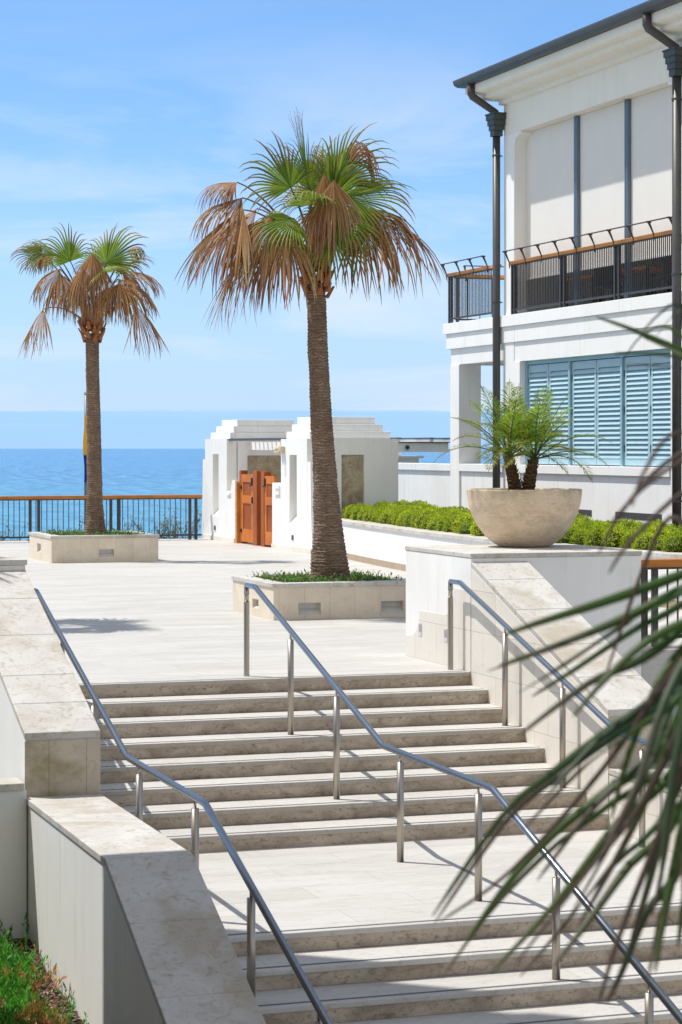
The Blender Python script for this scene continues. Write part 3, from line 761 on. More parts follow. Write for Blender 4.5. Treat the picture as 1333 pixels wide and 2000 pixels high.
def pinnate(mb, p0, d0, ln, npair, llen, droop, cols, tipbrown):
    p = Vector(p0); d = Vector(d0).normalized(); K = 24; pts = [p.copy()]; ds = [d.copy()]
    for k in range(K):
        u = k/K
        d = (d - Z*droop*(.25+u)/K*2).normalized(); p = p+d*ln/K; pts.append(p.copy()); ds.append(d.copy())
    mb.tube(pts, [.007*(1-.85*i/K)+.001 for i in range(K+1)], 5, (.12,.20,.04))
    for i in range(npair):
        u = .22+.78*i/npair; k = min(K-1, int(u*K)); q = pts[k].lerp(pts[k+1], u*K-k); dd = ds[k]
        s = dd.cross(Z); s = s.normalized() if s.length > .05 else Vector((1,0,0)); n = s.cross(dd)
        l_ = llen*(math.sin(PI*min(1,.18+u*.86))**.6)*R(.85,1.1)
        for sg in (-1,1):
            e = (dd*.75*R(.8,1.2)+s*sg*.8+n*R(.0,.45)).normalized()
            wd = n.cross(e).normalized()*.0048
            c = random.choice(cols); c = tuple(x*R(.75,1.25) for x in c)
            ct = lerp(c, (.30,.16,.07), max(0,min(1,tipbrown*(u*1.6-.3)+R(-.1,.2))))
            m1 = q+e*l_*.5; m2 = q+(e*1.0-Z*.22).normalized()*l_
            mb.add([q, m1+wd, m2, m1-wd], [(0,1,2,3)], [c, lerp(c,ct,.5), ct, lerp(c,ct,.5)])
t = thing('pygmy_date_palm', 'small twin trunk date palm with feathery fronds growing in the bowl', 'palm tree', (BX-.1,BY,1.71))
PG = [(.27,.40,.025),(.19,.32,.022),(.36,.46,.035),(.13,.23,.02)]
for (bx, by, tx, ty, tz, lean, n) in ((BX-.10,BY-.02,BX-.185,BY-.02,2.10,-.25,22),(BX+.02,BY-.03,BX+.095,BY-.05,2.08,.3,22)):
    mb = MB(); trunk_mesh(mb, [(bx,by,1.69,.075),(bx*.5+tx*.5,by,1.9,.062),(tx,ty,tz,.045)], n=16, amp=.2, pitch=.05, rseed=bx*9)
    for k in range(80):
        u = k/80; a = k*2.4; zb = 1.72+u*(tz-1.74); cx_ = bx+(tx-bx)*u; d = Vector((math.cos(a),math.sin(a),0)); rr = .068-.022*u
        p = Vector((cx_,by,zb))+d*rr*.8; q = p+(d*.6+Z).normalized()*R(.03,.055); s_ = d.cross(Z)*.014
        mb.add([p-s_, p+s_, q+s_*.5+d*.004, q-s_*.5+d*.004, p+d*.02], [(0,1,2,3),(0,3,4),(1,4,2),(4,3,2)])
    mb.build('trunk', M['boot_dark'], t)
    for i in range(n):
        a = i*2.39996+R(-.25,.25); el = PI/2*(.98-.80*(i/n)**.75)+R(-.1,.1)
        d = Vector((math.cos(a)*math.cos(el), math.sin(a)*math.cos(el), math.sin(el)))
        mb = MB(); brown = 1.0 if d.dot(RT) < -.45 and i > 8 else (.55 if i > 15 else (.25 if i > 9 else 0))
        pinnate(mb, (tx,ty,tz-.02), d, R(.72,.92)*(1 if i > 3 else .95), 40, .20, R(.7,1.15)*(.40+.70*i/n), PG, brown)
        mb.build('frond', M['leaf'], t, attr=True)

# ------------------------------------------------------------------ curved hedge bed
CV = [(6.35,24.4),(6.22,23.0),(6.06,21.5),(5.86,19.6),(5.66,17.4),(5.50,15.2),(5.43,13.2),(5.48,11.0),(5.64,9.0),(5.86,7.3),(6.25,5.2),(6.8,3.2)]
def cr(P, m=6):
    out = []
    for i in range(len(P)-1):
        p0 = P[max(0,i-1)]; p1 = P[i]; p2 = P[i+1]; p3 = P[min(len(P)-1,i+2)]
        for k in range(m):
            u = k/m
            out.append(tuple(.5*((2*b_)+(-a_+c_)*u+(2*a_-5*b_+4*c_-d_)*u*u+(-a_+3*b_-3*c_+d_)*u**3) for a_,b_,c_,d_ in zip(p0,p1,p2,p3)))
    return out+[P[-1]]
CC = cr(CV)
def ribbon(o0, o1, z0, z1):
    mb = MB(); n = len(CC)
    for x, y in CC: mb.v += [(x+o0,y,z0),(x+o1,y,z0),(x+o1,y,z1),(x+o0,y,z1)]; mb.c += [(0,0,0)]*4
    for i in range(n-1):
        for j in range(4): mb.f.append((i*4+j,i*4+(j+1)%4,i*4+4+(j+1)%4,i*4+4+j))
    mb.f += [(0,3,2,1),((n-1)*4,(n-1)*4+1,(n-1)*4+2,(n-1)*4+3)]
    return mb
t = thing('hedge_wall', 'low curved white wall with pale coping holding the clipped hedge', 'wall', (5.5,13,0))
ribbon(0,.34,-.2,.682).build('wall_body', M['stucco'], t)
ribbon(-.03,.37,.6825,.738).build('coping', M['coping'], t)
ribbon(-.014,-.0005,-.1,.115).build('plinth', M['brownstone'], t)
mb = MB(); n = len(CC)
for x, y in CC: mb.v += [(x+.30,y,.64),(10.99,y,.72)]; mb.c += [(0,0,0)]*2
for i in range(n-1): mb.f.append((2*i,2*i+1,2*i+3,2*i+2))
structure(mb.build('planting_soil', M['soil']))
HC = [(.30,.42,.022),(.38,.50,.03),(.20,.31,.018),(.46,.54,.05),(.33,.36,.035)]
def shrub_mesh(seed, lv=1500):
    random.seed(seed); mb = MB()
    n = 14; vs = []; fs = []
    def rad(d): return .30*(1+.22*noise.noise(Vector(d)*2.1+Vector((seed,0,0)))+.10*noise.noise(Vector(d)*5+Vector((seed,3,0))))
    for i in range(9):
        ph = -.5+ (PI/2+.5)*i/8
        for j in range(n):
            a = 2*PI*j/n; d = (math.cos(ph)*math.cos(a), math.cos(ph)*math.sin(a), math.sin(ph)); r = rad(d)*.8
            vs.append((d[0]*r, d[1]*r, d[2]*r*.98+.16))
    for i in range(8):
        for j in range(n): fs.append((i*n+j,i*n+(j+1)%n,(i+1)*n+(j+1)%n,(i+1)*n+j))
    mb.add(vs, fs, (.06,.085,.012))  # dark core colour puts inner shade into the gaps between leaves
    for k in range(lv):
        zz = R(-.5,1); a = R(0,2*PI); q = math.sqrt(max(0,1-zz*zz)); d = Vector((q*math.cos(a), q*math.sin(a), zz))
        r = rad(d)*R(.84,1.03); p = d*r; p.z += .16
        if p.z < 0: continue
        dd = (d+Vector((R(-1,1),R(-1,1),R(-.3,1.3)))*.7)
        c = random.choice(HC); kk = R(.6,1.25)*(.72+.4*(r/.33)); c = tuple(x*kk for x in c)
        sprig(mb, p, dd, R(.03,.058), R(.009,.015), c)
    return mb
protos = []
GH = 'clipped round shrubs forming the low hedge in the curved bed'
LH = 'rounded yellow green shrub packed into the hedge row above the curved white wall'
def hedge_spots():
    out = []
    L_ = 0; last = None; acc = 0
    for row, (off, sp, zz) in enumerate(((.50,.44,.645),(.88,.45,.66),(1.26,.46,.685),(1.66,.48,.70))):
        acc = R(0,.4); 
        for a, c_ in zip(CC[:-1], CC[1:]):
            dl = math.hypot(c_[0]-a[0], c_[1]-a[1]); acc += dl
            if acc >= sp:
                acc -= sp; out.append((a[0]+off+R(-.06,.06), a[1]+R(-.05,.05), zz, row))
    return out
CC_f = cr(CV, 40); CCs = CC; CC = CC_f
spots = [s for s in hedge_spots() if not (s[1] > 23.9 and s[0] < 8.2)]
CC = CCs
for s in range(5):
    mbs = shrub_mesh(s+3)
    x, y, z, r_ = spots[s]
    o = mbs.build('hedge_shrub', M['hedge'], attr=True); o.location = (x,y,z); o.rotation_euler = (0,0,R(0,6.28)); k = R(.62,.74); o.scale = (k,k,k*R(1.0,1.2))
    tag(o, LH, 'shrub', GH); protos.append(o)
random.seed(77)
for x, y, z, r_ in spots[5:]:
    o = random.choice(protos).copy(); COL.objects.link(o)
    o.location = (x,y,z); o.rotation_euler = (R(-.1,.1),R(-.1,.1),R(0,6.28)); k = R(.60,.76); o.scale = (k*R(.92,1.08),k,k*R(1.0,1.25))

# ------------------------------------------------------------------ railings
def metal_fence(name, label, a, b_, zt, spacing, posts, wood, wh=.055, zb=.09, wwid=.12, group=None, brackets=None, cat='railing', x_axis=True):
    a, b_ = Vector(a), Vector(b_); d = (b_-a); ln = d.length; d.normalize(); s = Vector((-d.y,d.x,0))
    t = thing(name, label, cat, tuple(a), group)
    def bar(p, q, w, h):       # box beam from p to q
        e = (q-p).normalized(); sd = e.cross(Z).normalized()*w/2; uu = Z*h/2
        mb = MB(); mb.add([p-sd-uu,p+sd-uu,p+sd+uu,p-sd+uu,q-sd-uu,q+sd-uu,q+sd+uu,q-sd+uu], [(0,3,2,1),(4,5,6,7),(0,1,5,4),(1,2,6,5),(2,3,7,6),(3,0,4,7)]); return mb
    bar(a+Z*(zt-wh/2), b_+Z*(zt-wh/2), wwid, wh).build('top_rail', wood, t, bevel=.006)
    bar(a+Z*(zt-wh-.0135), b_+Z*(zt-wh-.0135), .05, .024).build('upper_bar', M['iron'], t)
    bar(a+Z*zb, b_+Z*zb, .035, .04).build('bottom_bar', M['iron'], t)
    pm = None
    for u in posts:
        q = a+d*u
        if pm is None:
            mb = MB(); mb.add([q+s*sy*.03+d*sx*.032+Z*zz for zz in (0,zt-wh-.026) for sx, sy in ((-1,-1),(1,-1),(1,1),(-1,1))], [(0,3,2,1),(4,5,6,7),(0,1,5,4),(1,2,6,5),(2,3,7,6),(3,0,4,7)])
            pm = mb.build('post', M['iron'], t, bevel=.004); pm['u'] = u; u_first = u
        else:
            c = pm.copy(); COL.objects.link(c); c.parent = t; c.location = d*(u-u_first)
    bm_ = None; n = int(ln/spacing)
    for i in range(1, n):
        u = i*ln/n
        if any(abs(u-pp) < .045 for pp in posts): continue
        q = a+d*u
        if bm_ is None:
            bm_ = MB().tube([q+Z*(zb+.02), q+Z*(zt-wh-.026)], .0105, 6).build('baluster', M['iron'], t); ub = u
        else:
            c = bm_.copy(); COL.objects.link(c); c.parent = t; c.location = d*(u-ub)
    if brackets:
        sgn, us = brackets
        br = None
        for u in us:
            q = a+d*u
            if br is None:
                o_ = s*sgn
                mb = MB(); mb.tube([q+o_*.055+Z*(zt-.15), q+o_*.062+Z*(zt-.02), q+o_*.115+Z*(zt+.10), q+o_*.165+Z*(zt+.20)], [.012,.014,.019,.026], 6)
                mb.tube([q+o_*.165+Z*(zt+.205)-s*sgn*.05, q+o_*.165+Z*(zt+.205)+s*sgn*.05], .020, 6)
                br = mb.build('rail_bracket', M['iron'], t); ub2 = u
            else:
                c = br.copy(); COL.objects.link(c); c.parent = t; c.location = d*(u-ub2)
        MB().tube([a+d*us[0]+s*sgn*.165+Z*(zt+.215), a+d*us[-1]+s*sgn*.165+Z*(zt+.215)], .014, 8).build('guard_rod', M['verdi'], t, smooth=True)
    return t
# fence along the sea
a, b_ = Vector((-4.2,31.25,0)), Vector((5.86,31.72,0))
ln = (b_-a).length
ps = []
for u in (ln-.14, ln-.29, ln-2.02, ln-2.22, ln-3.94, ln-4.14, ln-5.86, ln-6.06, ln-7.8, ln-8.0, .05): ps.append(u)
metal_fence('seafront_fence', 'black metal fence with orange timber top rail in front of the sea', a, b_, 1.06, .128, ps, M['woodrail_x'], .075, .11, .14, cat='fence')
metal_fence('terrace_fence', 'dark metal railing with timber top rail beside the white pier, behind palm leaves', (1.9,2.05,0), (6.3,2.05,0), .955, .125, [.95,1.1,2.6,2.75,4.3], M['woodrail_x'], .085, .10, .12, cat='fence')

# coastal shrubs beyond the fence
def coastal(x, y, h, n, seed, label):
    random.seed(seed); t = thing('coastal_shrub', label, 'shrub', (x,y,-.35), 'straggly shrubs growing beyond the fence')
    st_ = MB(); lf = MB()
    for i in range(n):
        a = R(0,2*PI); p = Vector((x+R(-.25,.25),y+R(-.15,.15),-.35)); d = Vector((math.cos(a)*R(.2,.8), math.sin(a)*R(.1,.5), R(.5,1.2))).normalized(); l_ = h*R(.5,1.1); pts = [p.copy()]
        for k in range(6):
            d = (d+Vector((R(-.25,.25),R(-.25,.25),R(-.1,.2)))).normalized(); p = p+d*l_/6; pts.append(p.copy())
            for q in range(5):
                c = random.choice([(.15,.17,.035),(.10,.14,.03),(.22,.20,.05),(.20,.13,.05)])
                sprig(lf, p+Vector((R(-.05,.05),R(-.05,.05),R(-.06,.06))), (R(-1,1),R(-1,1),R(-.2,1)), R(.05,.09), R(.012,.022), c)
        st_.tube(pts, [.007,.006,.005,.004,.004,.003,.002], 4)
    st_.build('stems', M['boot_dark'], t); lf.build('leaves', M['leaf'], t, attr=True)
for i, (x, y, h, n, lb) in enumerate(((.55,32.75,.85,16,'thin bush behind the fence at its left end'),(1.35,32.8,.75,14,'sparse bush behind the fence just left of the far planter palm'),(2.9,32.9,.75,12,'low straggly bush behind the fence right of the far planter palm'),
    (4.3,32.9,.9,16,'bush behind the fence halfway between far palm and pavilion'),(5.15,32.7,1.1,26,'dense yellowish bush behind the fence next to the pavilion wall'),(5.6,32.9,1.2,22,'tallest twiggy bush squeezed between fence end and pavilion'),(-.3,32.7,.8,16,'bush behind the fence cut by the left picture edge'))):
    coastal(x, y, h, n, 40+i, lb)
random.seed(5)
juniper('coastal_grass', 'yellow green ground cover along the foot of the sea fence', -4.5, 5.9, 32.45, 33.3, -.2, .32, 1500, cols=[(.16,.16,.03),(.12,.15,.03),(.20,.18,.06)], size=1.2)

# flag pole
t = thing('flagpole', 'slim pale flagpole half hidden behind the far palm trunk', 'flagpole', (3.36,33.0,-.3))
MB().tube([(3.36,33,-.35),(3.36,33,3.46)], .05, 12).build('pole', M['bluegrey'], t, smooth=True)
MB().tube([(3.36,33,3.4605),(3.36,33,3.50)], .062, 12).build('finial', M['steelbox'], t)
m, nt, b, o = newmat('flag_cloth'); zs = N(nt, 'ShaderNodeSeparateXYZ'); g = N(nt, 'ShaderNodeNewGeometry'); L(nt, g.outputs['Position'], zs.inputs[0])
c = ramp(nt, zs.outputs[2], .0, 1.0); cr_ = N(nt, 'ShaderNodeMapRange'); L(nt, zs.outputs[2], cr_.inputs[0]); cr_.inputs[1].default_value = 1.98; cr_.inputs[2].default_value = 2.02
L(nt, mix(nt, cr_.outputs[0], (.02,.04,.35), (.80,.50,.02)), b.inputs['Base Color']); b.inputs['Roughness'].default_value = .8
mb = MB(); n = 14
for k in range(15):
    z = 1.35+1.6*k/14
    for j in range(n+1):
        u = j/n; a = u*PI*3.2
        q = RT*(-.085+.27*u+.02*math.sin(z*5+u*4)) + FW*(.05*math.sin(a)+.02*math.sin(z*4))
        wz = 1 if k else 1
        mb.v.append((3.36+q.x, 32.88+q.y, z-.12*u*u)); mb.c.append((0,0,0))
for k in range(14):
    for j in range(n): mb.f.append((k*(n+1)+j,k*(n+1)+j+1,(k+1)*(n+1)+j+1,(k+1)*(n+1)+j))
tag(mb.build('flag', m, smooth=True, loc=(3.36,32.88,1.3)), 'limp yellow and blue flag showing beside the far palm trunk', 'flag')

# ------------------------------------------------------------------ main building
F = 11.0
B = thing('seaside_building', 'two storey white building with blue shutters, roller screens and dark gutter', 'building', (F,20,0))
YS = 9.0
ST = M['stucco_b']
# ground storey
box(F+.02,F+.4,17.48,24.58,.2,1.632).build('ground_wall', ST, B)
box(F,F+.4,YS,16.57,.2,4.03).build('ground_wall', ST, B)
box(F+.41,20,YS,25.08,.2,4.84).build('inner_wall', ST, B)
box(F-.045,F+.42,17.4805,24.5795,1.6325,1.81).build('window_sill', ST, B, bevel=.006)
for y0, y1 in ((24.58,25.49),(16.57,17.48)):
    box(F-.015,F+.4,y0+.0005,y1-.0005,.2,4.03).build('pilaster', ST, B, bevel=.005)
box(F,F+.405,YS,24.9,4.0305,4.45).build('lintel', ST, B)
box(F-.015,F+.405,24.9005,25.49,4.0305,4.45).build('lintel_block', ST, B)
box(F+.02,F+.55,25.4905,28.71,4.085,4.45).build('porch_lintel', ST, B)
box(F+.5505,19.9,28.2,28.71,4.085,4.45).build('porch_lintel', ST, B)
box(F,F+.544,28.161,28.71,.2,4.0845).build('porch_pillar', ST, B, bevel=.006)
box(15.5,16.1,28.161,28.71,.2,4.0845).build('porch_pillar', ST, B, bevel=.006)
box(F+.05,F+.28,25.491,28.16,.2,1.635).build('porch_parapet', ST, B)
box(F-.0,F+.33,25.491,28.16,1.6355,1.805).build('parapet_cap', ST, B, bevel=.005)
box(F-.042,20,YS,28.86,4.4505,4.80).build('string_course', ST, B, bevel=.006)
box(F-.085,20.05,YS,28.97,4.8005,5.045).build('balcony_slab', M['coping'] if False else ST, B, bevel=.006)
for y0, y1 in ((21.0,22.75),(17.9,19.9)):
    box(F+.012,F+.03,y0,y1,.80,.93).build('wall_vent', M['zinc'], B)
# shutters : three bays of two leaves
bays = [(24.575,22.31),(22.31,19.85),(19.85,17.485)]
XF = F+.13
box(XF,XF+.12,17.485,24.575,3.95,4.0295).build('shutter_head', M['blue_frame'], B)
for y in (24.575-.04, 22.31, 19.85, 17.485+.04):
    box(XF-.02,XF+.12,y-.04,y+.04,1.8105,3.9495).build('shutter_post', M['blue_frame'], B, bevel=.004)
def leaf_shutter(y0, y1):
    z0, z1 = 1.83, 3.935; x0, x1 = XF+.03, XF+.07
    f = .085
    fr = MB(); fr.box(x0,x1,y0,y0+f,z0,z1).box(x0,x1,y1-f,y1,z0,z1).box(x0,x1,y0+f,y1-f,z0,z0+.14).box(x0,x1,y0+f,y1-f,z1-.16,z1)
    o = fr.build('shutter_leaf', M['blue'], B)
    lv = MB(); n = 19; h = (z1-.16-z0-.14)/n
    for i in range(n):
        z = z0+.14+h*(i+.5)
        a = [(x0-.012, z-.046), (x0-.004, z-.056), (x1+.004, z+.030), (x1-.004, z+.040)]
        vs = [(p[0],y0+f+.001,p[1]) for p in a]+[(p[0],y1-f-.001,p[1]) for p in a]
        lv.add(vs, [(0,1,2,3),(7,6,5,4),(0,4,5,1),(1,5,6,2),(2,6,7,3),(3,7,4,0)])
    lv.build('louvres', M['blue'], o)
    for z in (2.1,2.85,3.55): box(x0-.012,x0-.0005,y1-.02,y1-.004,z,z+.13).build('hinge', M['iron'], o)
for a_, b_ in bays:
    mid = (a_+b_)/2
    leaf_shutter(mid+.012, a_-.06); leaf_shutter(b_+.06, mid-.012)
box(XF+.10,XF+.13,17.5,24.55,1.81,4.02).build('shutter_backing', M['dark'], B)  # dark sheet standing for the shade behind the slats
# upper storey
for y0, y1 in ((24.92,25.49),(16.7,17.27)):
    box(F,F+.3,y0,y1,5.0455,8.98).build('upper_pilaster', ST, B, bevel=.005)
cor = [(24.9195,8.68),(24.915,8.72),(24.89,8.78),(24.84,8.84),(24.76,8.885),(24.66,8.91),(24.57,8.92),(24.57,8.979),(24.9195,8.979)]
MB().prism_x(cor, F+.005, F+.3).build('corbel', ST, B)
MB().prism_x([(17.271+(24.9195-y),z) for y,z in cor], F+.005, F+.3).build('corbel', ST, B)
box(F,F+.45,YS,25.49,8.9805,9.64).build('frieze', M['frieze'], B)
box(F+.3005,F+.45,25.1,25.49,5.0455,8.98).build('end_wall', ST, B)
box(F+.4505,20,25.2,25.49,5.0455,9.6).build('end_wall', ST, B)
box(F+.001,F+.3,YS,16.7,5.0455,8.98).build('upper_wall', ST, B)
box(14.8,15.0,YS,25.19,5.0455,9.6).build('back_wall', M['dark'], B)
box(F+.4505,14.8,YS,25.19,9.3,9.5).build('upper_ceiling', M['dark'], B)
yp = [24.9195, 22.20, 19.82, 17.2705]
for i in range(3):
    a_ = yp[i]-(.07 if i else 0); b_ = yp[i+1]+(.07 if i < 2 else 0)
    box(F+.285,F+.297,b_,a_,5.84,8.975).build('roller_screen', M['screen'], B)
    box(F+.275,F+.307,b_+.004,a_-.004,5.80,5.8395).build('screen_hem', M['screen'], B)
for y in yp[1:3]:
    s_ = box(F+.20,F+.296,y+.012,y+.068,5.0455,8.975).build('screen_post', M['bluegrey'], B, bevel=.004)
    box(F+.20,F+.296,y-.068,y-.012,5.0455,8.975).build('screen_post', M['bluegrey'], B, bevel=.004)
# moulded cornice
prof = [(0,9.6405),(.05,9.645),(.09,9.66),(.09,9.75),(.11,9.752),(.20,9.757),(.30,9.765),(.38,9.78),(.42,9.80),(.42,9.885),(.44,9.887),(.52,9.89),(.58,9.90),(.63,9.92),(.65,9.94),(.65,10.09),(.0,10.09)]
mb = MB()
for o_, z in prof: mb.v += [(F-o_,YS,z),(F-o_,25.49+o_,z),(20,25.49+o_,z)]; mb.c += [(0,0,0)]*3
for i in range(len(prof)-1):
    for j in range(2): mb.f.append((i*3+j,(i+1)*3+j,(i+1)*3+j+1,i*3+j+1))
mb.build('cornice', M['frieze'], B)
gp = [(.62,10.105),(.70,10.085),(.78,10.10),(.84,10.15),(.86,10.22),(.86,10.26),(.835,10.26),(.62,10.24)]
mb = MB()
for o_, z in gp: mb.v += [(F-o_,YS,z),(F-o_,25.49+o_,z),(20,25.49+o_,z)]; mb.c += [(0,0,0)]*3
for i in range(len(gp)):
    k = (i+1)%len(gp)
    for j in range(2): mb.f.append((i*3+j,k*3+j,k*3+j+1,i*3+j+1))
mb.build('gutter', M['zinc'], B)
mb = MB(); x0, y1 = F-.84, 25.49+.84
mb.add([(x0,YS,10.262),(x0,y1,10.262),(20.8,y1,10.262),(20.8,YS,10.262),(15.5,y1-5.3,12.0),(15.5,YS,12.0)], [(0,5,4,1),(1,4,2),(2,4,5,3),(0,1,2,3),(0,3,5)])
mb.build('roof', M['roof'], B)
def downpipe(y, yg):
    x = F-.14
    p = MB().tube([(x,y,.35),(x,y,9.0)], .085, 12).build('downpipe', M['zinc'], B, smooth=True)
    rh = MB()
    for w_, d_, z0, z1 in ((.12,.10,8.97,9.10),(.155,.12,9.10,9.21),(.19,.14,9.21,9.33),(.225,.16,9.33,9.44),(.25,.175,9.44,9.47)):
        rh.box(x-d_,x+min(d_,.138),y-w_,y+w_,z0+.0005,z1)
    rh.build('rain_head', M['verdi'], p)
    MB().tube([(F-.72,y+.05,10.10),(F-.72,y+.05,9.90),(F-.68,y+.04,9.82),(x-.03,y,9.50),(x-.03,y,9.46)], .085, 12).build('offset_spout', M['zinc'], p, smooth=True)
    for z in (1.2,5.35,8.55): MB().tube([(x,y,z-.02),(x,y,z+.02)], .095, 12).build('pipe_clip', M['verdi'], p); box(x,F,y-.012,y+.012,z-.012,z+.012).build('pipe_clip', M['verdi'], p)
downpipe(25.58, 0); downpipe(16.98, 0)
# balcony railings
metal_fence('balcony_railing', 'long dark balcony railing with orange timber rail in front of the roller screens', (F-.02,25.02,5.05), (F-.02,17.18,5.05), 1.15, .082, [.06,.20,2.62,2.80,5.2,5.38,7.7], M['woodrail'], .075, .10, .12, brackets=(-1,[.02+.87*i for i in range(10)]))
metal_fence('balcony_railing', 'short dark terrace railing at the open corner left of the downpipe', (F-.02,28.75,5.05), (F-.02,25.72,5.05), 1.15, .085, [.06,.18,2.85,2.98], M['woodrail'], .075, .10, .12, brackets=(-1,[.02+.83*i for i in range(4)]))
metal_fence('balcony_railing', 'terrace railing on the seaward end of the balcony', (F+.15,28.78,5.05), (19.5,28.78,5.05), 1.15, .30, [.06,2.0,4.0,6.0], M['woodrail'], .075, .10, .12, brackets=(1,[.3+1.1*i for i in range(7)]))
# furniture seen through the balusters
def dining(x, y, lab):
    t = thing('dining_table', lab, 'table', (x,y,5.045))
    box(x-.45,x+.45,y-.75,y+.75,5.74,5.785).build('table_top', M['woodrail'], t)
    for sx in (-1,1):
        for sy in (-1,1): box(x+sx*.40-.035,x+sx*.40+.035,y+sy*.68-.035,y+sy*.68+.035,5.0455,5.7395).build('leg', M['dark'], t)
dining(12.3,21.0,'timber dining table on the balcony behind the middle of the railing'); dining(12.3,23.5,'timber dining table on the balcony behind the left part of the railing')
def chair(x, y, r_, lab):
    t = thing('dining_chair', lab, 'chair', (x,y,5.045))
    box(x-.22,x+.22,y-.22,y+.22,5.47,5.51).build('seat', M['dark'], t); box(x-.22,x+.22,y+r_*.20-.02,y+r_*.20+.02,5.52,5.95).build('backrest', M['dark'], t)
    for sx in (-1,1):
        for sy in (-1,1): box(x+sx*.19-.02,x+sx*.19+.02,y+sy*.19-.02,y+sy*.19+.02,5.0455,5.4695).build('leg', M['dark'], t)
chair(12.0,22.3,1,'dark chair between the two balcony tables'); chair(12.0,19.6,-1,'dark chair at the right end of the balcony')
t = thing('terrace_planter_screen', 'pale woven screen standing behind the short terrace railing', 'screen', (13.0,27.4,5.045))
box(12.98,13.02,26.5,28.2,5.0455,6.05).build('screen_panel', M['screen'], t); box(12.95,13.05,26.42,26.499,5.0455,6.15).build('post', M['dark'], t); box(12.95,13.05,28.201,28.28,5.0455,6.15).build('post', M['dark'], t)

# low wall between the building and the pavilion
t = thing('garden_wall', 'low white wall with projecting cap joining the porch pillar and the pavilion', 'wall', (F,31,0))
box(F+.05,F+.28,28.711,34.5,-.2,1.632).build('wall_body', M['stucco'], t); box(F,F+.33,28.7115,34.55,1.6325,1.795).build('wall_cap', M['stucco'], t, bevel=.005)
# pergola behind it
t = thing('pergola', 'white pergola beams with dark tops behind the low wall', 'pergola', (12,34.2,0))
box(10.0,13.0,33.95,34.12,2.06,2.30).build('beam', M['stucco'], t); box(9.95,13.08,33.9,34.17,2.3005,2.325).build('beam_cap', M['iron'], t)
for x in (10.4,11.35,12.25,12.95):
    f = box(x-.05,x+.05,33.2,36.5,2.3255,2.40).build('rafter', M['stucco'], t); box(x-.07,x+.07,33.15,36.55,2.4005,2.425).build('rafter_cap', M['iron'], f)
box(11.0,11.12,34.1205,34.24,-.2,2.30).build('post', M['stucco'], t); box(10.2,10.4,36.0,36.2,-3,2.3).build('post', M['stucco'], t)
t = thing('stepped_parapet', 'small stepped white parapet under the dome camera', 'wall', (11.9,34.6,0))
box(11.3,12.3,34.25,34.9,-2,1.90).build('wall_body', M['stucco'], t); box(11.25,12.42,34.2,34.95,1.9005,1.96).build('wall_cap', M['stucco'], t)
for x in (11.32,11.62): box(x,x+.22,34.3,34.42,1.9605,2.05).build('block', M['stucco'], t)
t = thing('dome_camera', 'small round dome camera fixed to the pergola beam', 'camera', (11.86,33.93,2.17))
mb = MB(); mb.tube([(11.86,33.949,2.18),(11.86,33.90,2.18)], .075, 20); mb.build('housing', M['steelbox'], t)
mb = MB()
for i in range(7):
    a = i/6*PI/2
    for j in range(16): w_ = 2*PI*j/16; mb.v.append((11.86+.052*math.cos(a)*math.cos(w_), 33.899-.052*math.sin(a), 2.18+.052*math.cos(a)*math.sin(w_))); mb.c.append((0,0,0))
for i in range(6):
    for j in range(16): mb.f.append((i*16+j,i*16+(j+1)%16,(i+1)*16+(j+1)%16,(i+1)*16+j))
mb.build('dome', M['black'], t, smooth=True)

# ------------------------------------------------------------------ gate pavilion
G = 6.05
V = thing('gate_pavilion', 'small white stepped pavilion with timber gates beside the sea fence', 'pavilion', (G+1,28,0))
WS = M['stucco']
def slot_wall(y0, y1, s0, s1, za, zb, zt, ztop, back):
    d_ = .24
    mb = MB(); mb.box(G,G+d_,y0,s0,0,ztop).box(G,G+d_,s1,y1,0,ztop).box(G,G+d_,s0,s1,zt,ztop).box(G,G+d_,s0,s1,0,za)
    mb.prism_x([(s0,za),(s1,za),(s1,za+.0005),(s0,zb)], G+.001, G+d_) if False else None
    # sloping sill
    mb.add([(G,s0,za),(G,s1,za),(G+d_,s1,zb),(G+d_,s0,zb),(G+d_,s0,za),(G+d_,s1,za)], [(0,1,2,3)])
    mb.build('front_wall', WS, V)
    box(G+d_+.0005,G+d_+.02,s0-.02,s1+.02,za,zt+.02).build('niche_panel', back, V)
slot_wall(30.2,32.1,30.90,31.41,.56,.84,2.02,2.38,WS)
slot_wall(24.13,25.95,24.83,25.34,.57,.86,2.025,2.36,M['coquina'])
box(G+.2605,G+1.95,30.2,32.1,0,2.38).build('block', WS, V)
# right block with a coquina panel let into its front
PX0, PX1 = 6.80, 7.30
mb = MB(); mb.box(G+.2605,PX0,24.13,25.95,0,2.36).box(PX1,G+2.0,24.13,25.95,0,2.36).box(PX0,PX1,24.13,25.95,2.03,2.36).box(PX0,PX1,24.13,25.95,0,.6).box(PX0,PX1,24.22,25.95,.6,2.03)
mb.build('block', WS, V)
box(PX0+.001,PX1-.001,24.19,24.219,.601,2.029).build('stone_panel', M['coquina'], V)
for i in range(3):
    k = i+1
    box(G+.09*k,G+1.95-.10*k,30.2-.0+.02*k,32.1-.17*k,2.38+.147*i+.0005,2.38+.147*k).build('parapet_step', WS, V, bevel=.006)
    box(G+.10*k,G+2.0-.13*k,24.13+.12*k,25.95-.07*k,2.36+.15*i+.0005,2.36+.152*k).build('parapet_step', WS, V, bevel=.006)
